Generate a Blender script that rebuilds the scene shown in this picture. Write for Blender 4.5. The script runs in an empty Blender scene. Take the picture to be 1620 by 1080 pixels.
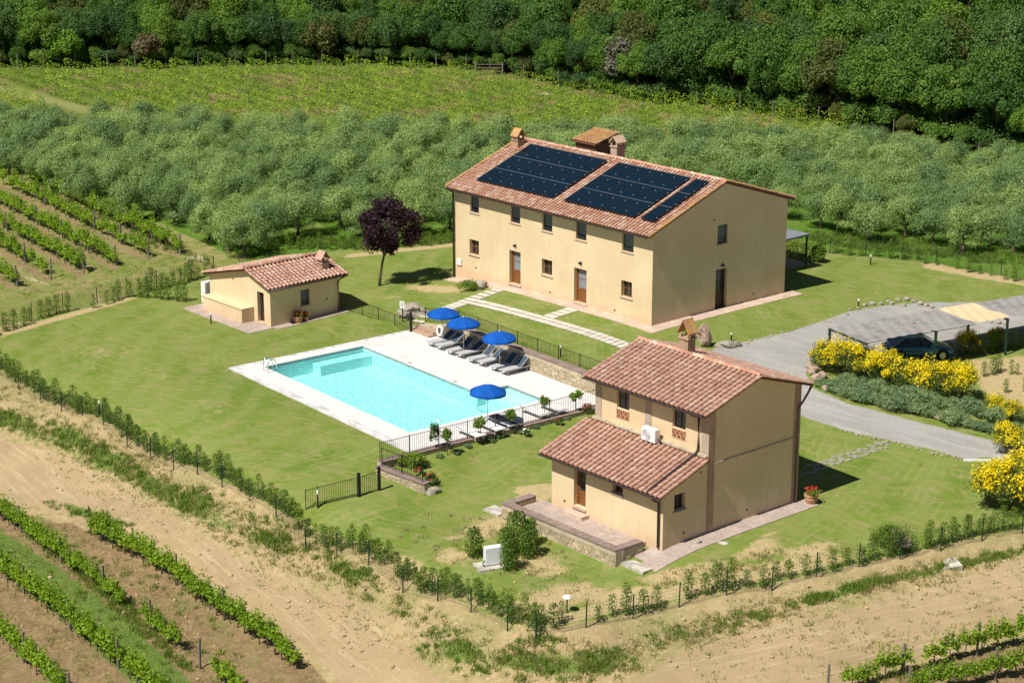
import bpy, math, random
import numpy as np
from mathutils import Vector, Matrix

random.seed(7)
RNG = np.random.default_rng(7)
R = math.radians
scene = bpy.context.scene
COL = scene.collection

# ------------------------------------------------------------------ camera
CAM_H, PITCH, FPX = 34.82, 0.289, 3150.0
cam_data = bpy.data.cameras.new('camera')
cam_data.sensor_width = 36.0
cam_data.lens = FPX / 1620 * 36.0
cam_data.clip_start = 1.0
cam_data.clip_end = 5000.0
cam = bpy.data.objects.new('camera', cam_data)
COL.objects.link(cam)
cam.location = (0, 0, CAM_H)
cam.rotation_euler = (math.pi / 2 - PITCH, 0, 0)
scene.camera = cam

# ------------------------------------------------------------------ light
SUN_AZ, SUN_EL = R(46.5), R(55.5)          # azimuth the light travels to, elevation
world = bpy.data.worlds.new('World')
scene.world = world
world.use_nodes = True
wn = world.node_tree
sky = wn.nodes.new('ShaderNodeTexSky')
sky.sky_type = 'NISHITA'
sky.sun_disc = False
sky.sun_elevation = SUN_EL
sky.sun_rotation = SUN_AZ + math.pi
sky.air_density = 0.8
sky.dust_density = 0.2
bg = wn.nodes['Background']
bg.inputs['Strength'].default_value = 0.05
wn.links.new(sky.outputs[0], bg.inputs[0])
sun_data = bpy.data.lights.new('sun', 'SUN')
sun_data.energy = 5.0
sun_data.angle = R(0.53)
sun_data.color = (1.0, 0.955, 0.88)
sun = bpy.data.objects.new('sun', sun_data)
COL.objects.link(sun)
_d = Vector((math.sin(SUN_AZ) * math.cos(SUN_EL), math.cos(SUN_AZ) * math.cos(SUN_EL), -math.sin(SUN_EL)))
sun.rotation_euler = _d.to_track_quat('-Z', 'Y').to_euler()
sun.location = (-60, -60, 120)

vs = scene.view_settings
vs.view_transform = 'Standard'
vs.look = 'None'
vs.gamma = 1.0
vs.exposure = 0.26
vs.use_curve_mapping = False
scene.cycles.use_denoising = True
scene.cycles.max_bounces = 8
scene.cycles.diffuse_bounces = 2
scene.cycles.transparent_max_bounces = 12
scene.cycles.caustics_reflective = False
scene.cycles.caustics_refractive = False

# ------------------------------------------------------------------ survey helpers (photo pixel of a point on the ground -> place)
CP, SP = math.cos(PITCH), math.sin(PITCH)
def ray(u, v):
    a = (u - 810) / FPX; b = -(v - 540) / FPX
    return np.array([a, CP + b * SP, -SP + b * CP])
def G(u, v, z=0.0):
    d = ray(u, v); t = (z - CAM_H) / d[2]
    return np.array([0, 0, CAM_H]) + t * d
def project(x, y, z):
    zz = z - CAM_H
    d = y * CP - zz * SP
    return 810 + FPX * x / d, 540 - FPX * (y * SP + zz * CP) / d

class Frame:
    """local axes of a building: x to the right along its front, y away from the viewer"""
    def __init__(s, x, y, t, z=0.0):
        s.t = t; s.o = np.array([x, y, z])
        s.ex = np.array([math.cos(t), -math.sin(t), 0]); s.ey = np.array([math.sin(t), math.cos(t), 0])
    def W(s, x, y, z=0.0):
        return s.o + s.ex * x + s.ey * y + np.array([0, 0, z])
    def loc(s, p):
        d = np.asarray(p)[..., :2] - s.o[:2]
        return d @ s.ex[:2], d @ s.ey[:2]
FM = Frame(8.781, 120.498, .842, 0.0)        # farmhouse
FS = Frame(7.213, 88.772, .855, -1.956)      # guest cottage
FP = Frame(-5.643, 103.768, .911, -1.25)     # pool
FA = Frame(-15.69, 124.57, .842, -1.25)      # annex

# ------------------------------------------------------------------ terrain heights
TC = [  # pixel of ground point and its height
 (1031,515,0.0),(900,482,0.0),(815,452,0.0),(760,445,-.3),(721,439,-.6),(1242,464,-.12),(1140,490,-.05),(1130,400,.1),
 (960,455,0.0),(950,560,-.35),(870,545,-.4),(800,520,-.4),(740,495,-.5),(690,470,-.7),
 (1150,545,-.45),(1250,540,-.5),(1330,515,-.55),(1420,540,-.65),(1500,520,-.6),(1600,520,-.6),(1400,480,-.5),(1400,440,-.35),(1540,440,-.3),(1600,460,-.4),
 (1300,420,-.2),(1280,470,-.2),
 (1290,590,-.7),(1330,640,-1.1),(1440,680,-1.45),(1560,725,-1.8),(1620,700,-1.6),(1610,600,-1.0),(1500,590,-.9),(1560,640,-1.3),
 (1260,793,-1.98),(1117,843,-1.98),(1047,867,-1.98),(872,796,-2.02),(1280,700,-1.6),(1340,760,-1.95),(1440,760,-2.0),(1540,800,-2.2),
 (1150,900,-2.35),(1300,850,-2.25),(1420,850,-2.35),(1000,910,-2.5),
 (850,1008,-3.2),(960,985,-3.05),(1100,951,-2.9),(1233,927,-2.8),(1325,906,-2.7),(1420,885,-2.6),(1504,864,-2.5),(1595,846,-2.4),(1700,825,-2.4),
 (0,592,-1.75),(150,668,-1.9),(300,745,-2.05),(430,812,-2.3),(560,880,-2.6),(700,950,-2.95),(790,990,-3.15),
 (362,582,-1.3),(200,560,-1.35),(100,545,-1.35),(0,525,-1.2),(120,490,-1.15),(220,465,-1.1),(320,432,-1.05),(480,620,-1.32),(560,680,-1.35),(540,740,-1.7),(420,740,-1.8),(250,650,-1.6),(430,517,-1.25),(540,492,-1.15),(335,495,-1.25),(610,505,-1.1),(600,452,-.9),(640,430,-.75),(560,410,-.8),(680,400,-.5),
 (600,775,-1.95),(668,783,-2.35),(640,810,-2.45),(690,720,-1.42),(770,696,-1.42),(860,670,-1.42),(935,650,-1.42),(700,745,-1.75),(780,722,-1.75),(870,695,-1.75),(840,730,-2.0),(760,760,-2.3),(720,830,-2.6),(790,840,-2.55),(870,770,-2.0),
 (797,820,-2.5),(900,865,-2.5),(973,899,-2.55),(780,900,-2.75),(880,930,-2.85),(650,870,-2.65),(520,800,-2.1),(950,700,-1.8),
 (0,725,-4.1),(120,760,-4.2),(250,830,-4.5),(400,920,-4.9),(530,1000,-5.2),(640,1070,-5.5),
 (100,680,-2.7),(400,840,-3.2),(600,930,-3.7),(780,1040,-4.3),(860,1075,-4.6),(480,885,-4.3),(640,990,-4.9),(60,700,-3.5),(220,780,-3.8),
 (0,850,-4.7),(100,950,-5.1),(250,960,-5.2),(400,1070,-5.7),(0,1080,-5.6),(200,1080,-5.8),
 (1000,1060,-4.2),(1150,1000,-3.9),(1300,985,-3.8),(1450,950,-3.6),(1620,910,-3.4),(1620,1000,-4.0),(1450,1060,-4.4),(1250,1075,-4.5),(1620,1080,-4.6),(1000,1010,-3.7),(1250,950,-3.3),(1500,895,-3.1),
 (0,500,-1.3),(100,450,-1.1),(0,400,-.6),(200,420,-.9),(280,405,-.9),(340,425,-1.0),(0,320,-.2),(100,340,-.4),(200,360,-.6),(420,400,-.7),(540,390,-.7),(1300,398,-.25),(1450,410,-.35),(1620,437,-.35),(1300,370,-.2),(1500,400,-.3),
]
_P = np.array([G(u, v, z)[:2] for u, v, z in TC]); _Z = np.array([c[2] for c in TC])
def _phi(r2):
    return np.where(r2 > 1e-9, .5 * r2 * np.log(np.maximum(r2, 1e-9)), 0.0)
_K = _phi(((_P[:, None] - _P[None]) ** 2).sum(-1)); _n = len(_P)
_A = np.zeros((_n + 3, _n + 3)); _A[:_n, :_n] = _K + 6.0 * np.eye(_n)
_A[:_n, _n] = 1; _A[:_n, _n + 1:] = _P; _A[_n:, :_n] = _A[:_n, _n:].T
_W = np.linalg.solve(_A, np.concatenate([_Z, np.zeros(3)]))
def sstep(a, b, x):
    t = np.clip((x - a) / (b - a), 0, 1); return t * t * (3 - 2 * t)
FE_X = np.array([-200, -56, -37, -18, -3.5, 12, 22, 34.6, 44.5, 60, 100, 200.])
FE_Y = np.array([216, 218, 219, 220.5, 216.5, 199, 194, 182.7, 170.7, 150, 105, 40.])
def forest_edge(x): return np.interp(x, FE_X, FE_Y)
def zt(x, y):
    """ground height at x, y (arrays)"""
    x = np.atleast_1d(np.asarray(x, float)); y = np.atleast_1d(np.asarray(y, float))
    out = np.empty(x.shape)
    xf, yf, of = x.ravel(), y.ravel(), out.ravel()
    for i in range(0, len(xf), 20000):
        X, Y = xf[i:i + 20000], yf[i:i + 20000]
        Xc, Yc = np.clip(X, -48, 44), np.clip(Y, 74, 168)
        q = np.stack([Xc, Yc], -1)
        r2 = ((q[:, None] - _P[None]) ** 2).sum(-1)
        near = _phi(r2) @ _W[:_n] + _W[_n] + q @ _W[_n + 1:]
        near = np.clip(near, -6.6, .6)
        far = -.25 + .02 * (Y - 140)
        s = np.maximum(0, Y - forest_edge(X))
        far = far + .30 * s * sstep(0, 30, s)
        far = np.minimum(far, 150)
        w = sstep(143, 166, Y)
        of[i:i + 20000] = near * (1 - w) + far * w
    return out
def zt1(x, y): return float(zt(x, y)[0])
def ground(u, v):
    """place on the ground seen at photo pixel u, v"""
    z = -1.0
    for _ in range(25):
        p = G(u, v, z); z = .5 * z + .5 * zt1(p[0], p[1])
    p = G(u, v, z); return np.array([p[0], p[1], zt1(p[0], p[1])])

# ------------------------------------------------------------------ object helpers
def tag(o, label=None, cat=None, group=None, kind=None):
    if label: o['label'] = label
    if cat: o['category'] = cat
    if group: o['group'] = group
    if kind: o['kind'] = kind
    return o
def empty(name, loc, rz=0.0, label=None, cat=None, group=None):
    o = bpy.data.objects.new(name, None); COL.objects.link(o)
    o.location = [float(c) for c in loc]; o.rotation_euler = (0, 0, rz); o.empty_display_size = .3
    return tag(o, label, cat, group)
def link(name, me, parent=None, loc=(0, 0, 0), rot=(0, 0, 0)):
    o = bpy.data.objects.new(name, me); COL.objects.link(o)
    o.location = [float(c) for c in loc]; o.rotation_euler = rot
    if parent is not None: o.parent = parent
    return o
class MB:
    def __init__(s): s.v = []; s.f = []
    def quad(s, *p):
        n = len(s.v); s.v += [tuple(map(float, q)) for q in p]; s.f.append(tuple(range(n, n + len(p)))); return s
    def box(s, x0, x1, y0, y1, z0, z1):
        n = len(s.v)
        s.v += [(x0, y0, z0), (x1, y0, z0), (x1, y1, z0), (x0, y1, z0), (x0, y0, z1), (x1, y0, z1), (x1, y1, z1), (x0, y1, z1)]
        s.f += [tuple(n + i for i in f) for f in ((3, 2, 1, 0), (4, 5, 6, 7), (0, 1, 5, 4), (1, 2, 6, 5), (2, 3, 7, 6), (3, 0, 4, 7))]
        return s
    def beam(s, p, q, w, h, up=(0, 0, 1)):
        p = Vector(p); q = Vector(q); d = (q - p).normalized(); up = Vector(up)
        sd = d.cross(up)
        if sd.length < 1e-5: sd = d.cross(Vector((1, 0, 0)))
        sd.normalize(); u = sd.cross(d)
        a = sd * w / 2; b = u * h / 2; n = len(s.v)
        for c in (p, q): s.v += [tuple(c - a - b), tuple(c + a - b), tuple(c + a + b), tuple(c - a + b)]
        s.f += [tuple(n + i for i in f) for f in ((0, 3, 2, 1), (4, 5, 6, 7), (0, 1, 5, 4), (1, 2, 6, 5), (2, 3, 7, 6), (3, 0, 4, 7))]
        return s
    def tube(s, pts, r, k=6, cap=True):
        pts = [Vector(p) for p in pts]; m = len(pts)
        rs = r if hasattr(r, '__len__') else [r] * m
        n = len(s.v)
        for i, p in enumerate(pts):
            d = (pts[min(i + 1, m - 1)] - pts[max(i - 1, 0)]).normalized()
            a = d.cross(Vector((0, 0, 1)))
            if a.length < 1e-3: a = d.cross(Vector((1, 0, 0)))
            a.normalize(); b = d.cross(a)
            for j in range(k):
                t = 2 * math.pi * j / k
                s.v.append(tuple(p + (a * math.cos(t) + b * math.sin(t)) * rs[i]))
        for i in range(m - 1):
            for j in range(k):
                s.f.append((n + i * k + j, n + i * k + (j + 1) % k, n + (i + 1) * k + (j + 1) % k, n + (i + 1) * k + j))
        if cap:
            s.f.append(tuple(n + j for j in reversed(range(k)))); s.f.append(tuple(n + (m - 1) * k + j for j in range(k)))
        return s
    def lathe(s, prof, k=16, c=(0, 0, 0)):
        n = len(s.v)
        for r, z in prof:
            for j in range(k):
                t = 2 * math.pi * j / k; s.v.append((c[0] + r * math.cos(t), c[1] + r * math.sin(t), c[2] + z))
        for i in range(len(prof) - 1):
            for j in range(k):
                s.f.append((n + i * k + j, n + i * k + (j + 1) % k, n + (i + 1) * k + (j + 1) % k, n + (i + 1) * k + j))
        return s
    def prism(s, poly, z0, z1):
        n = len(s.v); k = len(poly)
        s.v += [(x, y, z0) for x, y in poly] + [(x, y, z1) for x, y in poly]
        s.f.append(tuple(n + i for i in reversed(range(k)))); s.f.append(tuple(n + k + i for i in range(k)))
        for i in range(k): s.f.append((n + i, n + (i + 1) % k, n + k + (i + 1) % k, n + k + i))
        return s
    def rock(s, c, r, rng, k=9, rows=6):
        """an uneven boulder"""
        n = len(s.v); ph = rng.uniform(0, 6.3, 4)
        for i in range(rows + 1):
            th = math.pi * i / rows
            for j in range(k):
                t = 2 * math.pi * j / k
                q = 1 + .18 * math.sin(2 * t + ph[0] + 2 * th) + .12 * math.sin(3 * t + ph[1] - th * 3) + .13 * rng.normal() * math.sin(th)
                s.v.append((c[0] + r[0] * q * math.sin(th) * math.cos(t), c[1] + r[1] * q * math.sin(th) * math.sin(t), c[2] + r[2] * math.cos(th) * (1 + .1 * math.sin(2 * t + ph[2]) * math.sin(th))))
        for i in range(rows):
            for j in range(k):
                s.f.append((n + i * k + j, n + (i + 1) * k + j, n + (i + 1) * k + (j + 1) % k, n + i * k + (j + 1) % k))
        return s
    def mesh(s, name, m, smooth=False):
        me = bpy.data.meshes.new(name); me.from_pydata(s.v, [], s.f)
        ml = m if isinstance(m, (list, tuple)) else [m]
        for q in ml: me.materials.append(q)
        if smooth: me.polygons.foreach_set('use_smooth', [True] * len(me.polygons))
        me.update(); return me
    def build(s, name, m, parent=None, loc=(0, 0, 0), rot=(0, 0, 0), smooth=False):
        return link(name, s.mesh(name, m, smooth), parent, loc, rot)
def copy_tree(o, parent=None):
    c = o.copy(); COL.objects.link(c); c.parent = parent
    for ch in o.children: copy_tree(ch, c)
    return c
def np_mesh(name, V, Q, m, smooth=False, attr=None):
    """mesh from arrays of vertices and quads (or triangles)"""
    me = bpy.data.meshes.new(name); k = Q.shape[1]
    me.vertices.add(len(V)); me.vertices.foreach_set('co', V.astype(np.float32).ravel())
    me.loops.add(Q.size); me.loops.foreach_set('vertex_index', Q.astype(np.int32).ravel())
    me.polygons.add(len(Q)); me.polygons.foreach_set('loop_start', np.arange(0, Q.size, k, dtype=np.int32))
    if smooth: me.polygons.foreach_set('use_smooth', np.ones(len(Q), bool))
    ml = m if isinstance(m, (list, tuple)) else [m]
    for q in ml: me.materials.append(q)
    if attr:
        for nm, a in attr.items():
            if a.ndim == 1:
                at = me.attributes.new(nm, 'FLOAT', 'POINT'); at.data.foreach_set('value', a.astype(np.float32))
            else:
                at = me.attributes.new(nm, 'FLOAT_COLOR', 'POINT'); at.data.foreach_set('color', a.astype(np.float32).ravel())
    me.update(calc_edges=True); return me

# ------------------------------------------------------------------ materials
class NT:
    def __init__(s, name):
        s.m = bpy.data.materials.new(name); s.m.use_nodes = True; s.t = s.m.node_tree; s.t.nodes.clear()
        s.out = s.t.nodes.new('ShaderNodeOutputMaterial')
    def n(s, typ, inp=None, **kw):
        nd = s.t.nodes.new(typ)
        for k, v in kw.items(): setattr(nd, k, v)
        if inp:
            for k, v in inp.items(): s.set(nd.inputs[k], v)
        return nd
    def set(s, sock, v):
        if hasattr(v, 'is_output'): s.t.links.new(v, sock)
        elif isinstance(v, (tuple, list)) and len(v) == 3 and sock.type == 'RGBA': sock.default_value = (*v, 1)
        else: sock.default_value = v
    def coord(s, which='Object'): return s.n('ShaderNodeTexCoord').outputs[which]
    def mapping(s, vec, scale=(1, 1, 1), rot=(0, 0, 0)):
        if any(rot): vec = s.n('ShaderNodeMapping', {'Vector': vec, 'Rotation': rot}).outputs[0]
        return s.n('ShaderNodeMapping', {'Vector': vec, 'Scale': scale}).outputs[0]
    def noise(s, vec, scale, detail=4, rough=.55, dist=0.0):
        return s.n('ShaderNodeTexNoise', {'Vector': vec, 'Scale': scale, 'Detail': detail, 'Roughness': rough, 'Distortion': dist}).outputs['Fac']
    def vor(s, vec, scale, feat='F1', rnd=1.0):
        return s.n('ShaderNodeTexVoronoi', {'Vector': vec, 'Scale': scale, 'Randomness': rnd}, feature=feat)
    def math(s, op, a, b=0.0, c=0.0, clamp=False):
        nd = s.n('ShaderNodeMath', operation=op, use_clamp=clamp)
        s.set(nd.inputs[0], a); s.set(nd.inputs[1], b); s.set(nd.inputs[2], c); return nd.outputs[0]
    def ramp(s, fac, lo, hi, a=0.0, b=1.0):
        nd = s.n('ShaderNodeMapRange', {'Value': fac, 'From Min': lo, 'From Max': hi, 'To Min': a, 'To Max': b}); nd.interpolation_type = 'SMOOTHSTEP'
        return nd.outputs[0]
    def mix(s, fac, a, b, mode='MIX'):
        nd = s.n('ShaderNodeMix', data_type='RGBA', blend_type=mode)
        s.set(nd.inputs[0], fac); s.set(nd.inputs[6], a); s.set(nd.inputs[7], b); return nd.outputs[2]
    def attr(s, name): return s.n('ShaderNodeAttribute', attribute_name=name)
    def hsv(s, col, h=.5, sat=1.0, v=1.0): return s.n('ShaderNodeHueSaturation', {'Color': col, 'Hue': h, 'Saturation': sat, 'Value': v}).outputs[0]
    def bump(s, h, strength=.3, dist=.02): return s.n('ShaderNodeBump', {'Height': h, 'Strength': strength, 'Distance': dist}).outputs[0]
    def bsdf(s, col, rough=.8, normal=None, spec=.3, metal=0.0, **kw):
        inp = {'Base Color': col, 'Roughness': rough, 'Metallic': metal, 'Specular IOR Level': spec}
        if normal is not None: inp['Normal'] = normal
        inp.update(kw)
        return s.n('ShaderNodeBsdfPrincipled', inp).outputs[0]
    def done(s, sh): s.t.links.new(sh, s.out.inputs[0]); return s.m
def m_plain(name, col, rough=.6, spec=.3, metal=0.0, var=.15, scale=6.0, bump=0.0, coat=0.0):
    t = NT(name); v = t.coord(); nz = t.noise(v, scale, 5)
    c = t.mix(t.ramp(nz, .3, .7), [q * (1 - var) for q in col], [min(1, q * (1 + var)) for q in col])
    nm = t.bump(t.noise(v, scale * 6, 4), bump, .01) if bump else None
    return t.done(t.bsdf(c, rough, nm, spec, metal, **({'Coat Weight': coat} if coat else {})))
def m_leaf(name, cols, trans=.3, objvar=.5, spec=.25, tone=False):
    """foliage: leaf to leaf, clump to clump and plant to plant variation"""
    t = NT(name)
    isl = t.n('ShaderNodeNewGeometry').outputs['Random Per Island']
    c = t.mix(isl, cols[0], cols[1])
    nz = t.noise(t.coord(), 1.1, 3)
    c = t.mix(t.math('MULTIPLY', t.ramp(nz, .42, .72), .55), c, cols[2])
    if tone: rnd = t.attr('tone').outputs['Fac']
    else: rnd = t.n('ShaderNodeObjectInfo').outputs['Random']
    c = t.mix(1.0, c, t.n('ShaderNodeCombineColor', {0: t.ramp(rnd, 0, 1, 1 - objvar * .42, 1 + objvar * .45), 1: t.ramp(rnd, 0, 1, 1 - objvar * .34, 1 + objvar * .28), 2: t.ramp(rnd, 0, 1, 1 - objvar * .3, 1 + objvar * .05)}).outputs[0], 'MULTIPLY')
    d = t.bsdf(c, .55, None, spec)
    tr = t.n('ShaderNodeBsdfTranslucent', {'Color': t.mix(1.0, c, (1.25, 1.3, .55), 'MULTIPLY')}).outputs[0]
    return t.done(t.n('ShaderNodeMixShader', {0: trans, 1: d, 2: tr}).outputs[0])
def m_plaster():
    t = NT('ochre_plaster'); v = t.coord()
    a = t.noise(v, .35, 6, .62); b = t.noise(v, 2.2, 5, .65); st = t.noise(t.mapping(v, (3, 3, .35)), 1.4, 4)
    c = t.mix(t.ramp(a, .3, .72), (.67, .515, .315), (.75, .605, .39))
    c = t.mix(t.math('MULTIPLY', t.ramp(b, .45, .75), .35), c, (.67, .51, .31))
    c = t.mix(t.math('MULTIPLY', t.ramp(st, .5, .78), .34), c, (.53, .40, .245))
    z = t.n('ShaderNodeSeparateXYZ', {0: v}).outputs['Z']
    low = t.math('MULTIPLY', t.ramp(t.math('ADD', z, t.math('MULTIPLY', a, 1.2)), .4, 1.3, 1, 0), .42)
    c = t.mix(low, c, (.56, .33, .21))
    return t.done(t.bsdf(c, .92, t.bump(t.noise(v, 14, 6), .25, .02), .15))
def m_tile(name, cols, lichen=.0, dust=(.5, .38, .28), even=.4):
    t = NT(name); v = t.coord()
    g = t.n('ShaderNodeNewGeometry').outputs['Random Per Island']; o = t.n('ShaderNodeObjectInfo').outputs['Random']
    rnd = t.math('FRACT', t.math('ADD', g, o))
    rp = t.n('ShaderNodeValToRGB', {'Fac': rnd}); el = rp.color_ramp.elements
    el[0].color = (*cols[0], 1); el[1].color = (*cols[-1], 1)
    for i, q in enumerate(cols[1:-1]):
        e = el.new((i + 1) / (len(cols) - 1)); e.color = (*q, 1)
    c = t.mix(even, rp.outputs[0], cols[len(cols) // 2])
    c = t.mix(t.math('MULTIPLY', t.ramp(t.noise(v, 1.3, 6, .65), .4, .75), .5), c, dust)
    c = t.mix(t.math('MULTIPLY', t.ramp(t.noise(v, 9, 4), .55, .75), .45), c, (.17, .10, .07))
    if lichen: c = t.mix(t.math('MULTIPLY', t.ramp(t.noise(v, 2.4, 6, .7), .62 - lichen * .2, .74), .8), c, (.62, .36, .05))
    return t.done(t.bsdf(c, .9, t.bump(t.noise(v, 40, 4), .3, .01), .15))
def m_wood(name, a, b):
    t = NT(name); v = t.coord()
    g = t.noise(t.mapping(v, (18, 18, 1.5)), 2.0, 5, .6, .6)
    return t.done(t.bsdf(t.mix(t.ramp(g, .3, .7), a, b), .5, t.bump(g, .2, .01), .3))
def m_stone(name, cols, scale=2.5, rough=.92):
    t = NT(name); v = t.coord(); g = t.n('ShaderNodeNewGeometry').outputs['Random Per Island']
    c = t.mix(g, cols[0], cols[1])
    c = t.mix(t.math('MULTIPLY', t.ramp(t.noise(v, scale, 6, .65), .42, .7), .7), c, cols[2])
    return t.done(t.bsdf(c, rough, t.bump(t.noise(v, scale * 6, 6, .7), .6, .04), .15))
def m_brickpave(name, a, b, joint, scale=1.0, rot=0.0, bw=.25, bh=.125):
    t = NT(name); v = t.mapping(t.coord(), (1, 1, 1), (0, 0, rot))
    br = t.n('ShaderNodeTexBrick', {'Vector': v, 'Color1': a, 'Color2': b, 'Mortar': joint, 'Scale': scale, 'Brick Width': bw, 'Row Height': bh, 'Mortar Size': .012, 'Mortar Smooth': .2, 'Bias': 0.0})
    c = t.mix(t.math('MULTIPLY', t.ramp(t.noise(v, .9, 6, .65), .4, .7), .6), br.outputs[0], [q * 1.5 + .06 for q in a])
    c = t.mix(t.math('MULTIPLY', t.ramp(t.noise(v, 4.0, 6, .65), .5, .75), .5), c, [q * .5 for q in a])
    return t.done(t.bsdf(c, .9, t.bump(br.outputs[1], -.4, .02), .15))

M = {}
M['plaster'] = m_plaster()
M['tile'] = m_tile('terracotta_tile', [(.31, .165, .115), (.43, .24, .17), (.50, .30, .215), (.45, .25, .18), (.58, .41, .315)], dust=(.54, .40, .32), even=.2)
M['tile_old'] = m_tile('old_terracotta_tile', [(.34, .17, .11), (.50, .27, .18), (.46, .22, .145), (.56, .35, .25), (.62, .48, .38)], .14, (.58, .44, .34), .1)
M['tile_lichen'] = m_tile('lichen_covered_tile', [(.36, .18, .10), (.45, .24, .12), (.5, .3, .14)], .95)
M['pan'] = m_tile('pan_tile', [(.15, .065, .042), (.19, .08, .05)], 0, (.17, .10, .07))
M['brick'] = m_brickpave('red_brick', (.36, .225, .15), (.44, .29, .20), (.42, .35, .28))
M['paver'] = m_brickpave('brick_paving', (.33, .255, .215), (.42, .335, .285), (.42, .36, .30), rot=.3)
M['paver_pink'] = m_brickpave('pink_brick_paving', (.46, .335, .25), (.53, .40, .31), (.50, .41, .33))
M['cap'] = m_brickpave('brick_capping', (.25, .175, .15), (.31, .22, .19), (.22, .18, .15), bw=.13, bh=.25)
M['stone'] = m_stone('pale_wall_stone', [(.60, .50, .34), (.42, .33, .21), (.30, .25, .18)])
M['mortar'] = m_stone('stone_mortar', [(.58, .50, .36), (.5, .42, .30), (.36, .30, .22)])
M['rock'] = m_stone('garden_rock', [(.30, .26, .2), (.42, .37, .3), (.13, .12, .09)])
M['rock_pink'] = m_stone('pinkish_rock', [(.40, .28, .21), (.46, .34, .27), (.2, .15, .12)])
M['wood'] = m_wood('brown_door_wood', (.16, .065, .022), (.27, .115, .04))
M['wood_dark'] = m_wood('dark_stained_wood', (.055, .03, .02), (.09, .05, .032))
M['shutter'] = m_plain('grey_blue_window_screen', (.115, .135, .165), .5, .4)
M['glass'] = m_plain('dark_window_glass', (.02, .026, .034), .12, .6)
M['glass_pale'] = m_plain('curtained_glass', (.24, .26, .28), .2, .5, var=.05)
M['gutter'] = m_plain('brown_metal_gutter', (.052, .037, .032), .45, .5)
M['copper'] = m_plain('grey_brown_downpipe', (.18, .135, .115), .45, .5)
M['iron'] = m_plain('dark_wrought_iron', (.02, .018, .017), .55, .4)
M['iron_rust'] = m_plain('brown_painted_iron', (.17, .115, .105), .6, .3)
M['green_metal'] = m_plain('green_coated_steel', (.012, .045, .03), .5, .4)
M['white'] = m_plain('white_enamel', (.78, .79, .8), .4, .4, var=.05)
M['white_matte'] = m_plain('white_paint', (.74, .73, .70), .7, .3, var=.08)
M['black'] = m_plain('black_plastic', (.016, .016, .017), .5, .4)
M['chrome'] = m_plain('polished_steel', (.75, .76, .78), .18, .5, 1.0, var=.03)
M['terracotta'] = m_plain('terracotta_pot', (.50, .26, .15), .85, .2, bump=.2)
M['sling'] = m_plain('grey_sling_fabric', (.46, .45, .45), .8, .2, scale=30)
M['sling_dark'] = m_plain('dark_blue_grey_mesh', (.055, .075, .10), .8, .2, scale=30)
M['sling_frame'] = m_plain('grey_painted_frame', (.42, .43, .44), .4, .4)
M['parasol'] = m_plain('royal_blue_canvas', (.006, .085, .38), .8, .15, var=.14, scale=2)
M['concrete'] = m_plain('pale_concrete', (.46, .42, .36), .9, .2, var=.3, scale=2.2, bump=.3)
M['bark'] = m_stone('tree_bark', [(.12, .09, .065), (.18, .14, .10), (.06, .045, .035)], 5)
M['bark_pale'] = m_stone('vine_wood', [(.16, .12, .09), (.10, .075, .055), (.06, .045, .035)], 5)
M['post_wood'] = m_stone('weathered_post', [(.20, .175, .15), (.27, .24, .21), (.12, .10, .085)], 4)
M['leaf_olive'] = m_leaf('olive_leaf', [(.15, .26, .078), (.31, .435, .165), (.42, .53, .27)], .36, .6, .3)
M['leaf_oak'] = m_leaf('oak_leaf', [(.048, .13, .022), (.115, .225, .04), (.18, .30, .055)], .36, .75)
M['leaf_oak_light'] = m_leaf('light_oak_leaf', [(.085, .185, .024), (.165, .29, .04), (.23, .34, .055)], .38, .5)
M['leaf_oak_dark'] = m_leaf('holm_oak_leaf', [(.045, .115, .028), (.09, .175, .045), (.14, .22, .065)], .34, .6)
M['leaf_oak_brown'] = m_leaf('bronze_oak_leaf', [(.10, .135, .03), (.17, .20, .045), (.20, .17, .06)], .36, .4)
M['leaf_wood'] = m_leaf('woodland_leaf', [(.06, .15, .028), (.125, .24, .045), (.18, .30, .06)], .38, .8, tone=True)
M['leaf_vine'] = m_leaf('vine_leaf', [(.15, .27, .018), (.28, .42, .03), (.38, .50, .04)], .4, .3)
M['leaf_vine_far'] = m_leaf('far_vine_leaf', [(.08, .18, .018), (.32, .47, .045), (.42, .50, .07)], .36, .9, tone=True)
M['leaf_shrub'] = m_leaf('laurel_leaf', [(.07, .155, .018), (.155, .24, .03), (.32, .34, .055)], .34, .5)
M['leaf_young'] = m_leaf('young_leaf', [(.12, .22, .02), (.20, .30, .03), (.28, .34, .05)], .32, .4)
M['leaf_rose'] = m_leaf('rose_leaf', [(.04, .10, .02), (.07, .15, .03), (.10, .18, .04)], .25, .3)
M['leaf_plum'] = m_leaf('plum_leaf', [(.026, .010, .017), (.05, .019, .030), (.078, .034, .045)], .2, .1)
M['leaf_lav'] = m_leaf('lavender_leaf', [(.15, .25, .11), (.28, .40, .2), (.38, .42, .26)], .3, .4)
M['leaf_broom'] = m_leaf('broom_stem', [(.06, .11, .025), (.12, .18, .04), (.2, .22, .05)], .25, .3)
M['bloom_broom'] = m_leaf('broom_flower', [(.80, .62, .006), (.92, .78, .02), (.60, .52, .012)], .3, .1)
M['bloom_red'] = m_leaf('red_petal', [(.55, .03, .02), (.7, .08, .04), (.5, .05, .05)], .2, .1)
M['bloom_white'] = m_leaf('pale_petal', [(.8, .72, .62), (.85, .78, .7), (.8, .55, .4)], .2, .1)
M['twig'] = m_leaf('dry_twig', [(.30, .25, .2), (.42, .36, .3), (.2, .16, .13)], .1, .2)
M['grass_blade'] = m_leaf('wild_grass', [(.09, .18, .022), (.19, .28, .045), (.34, .34, .11)], .35, .3)
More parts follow.
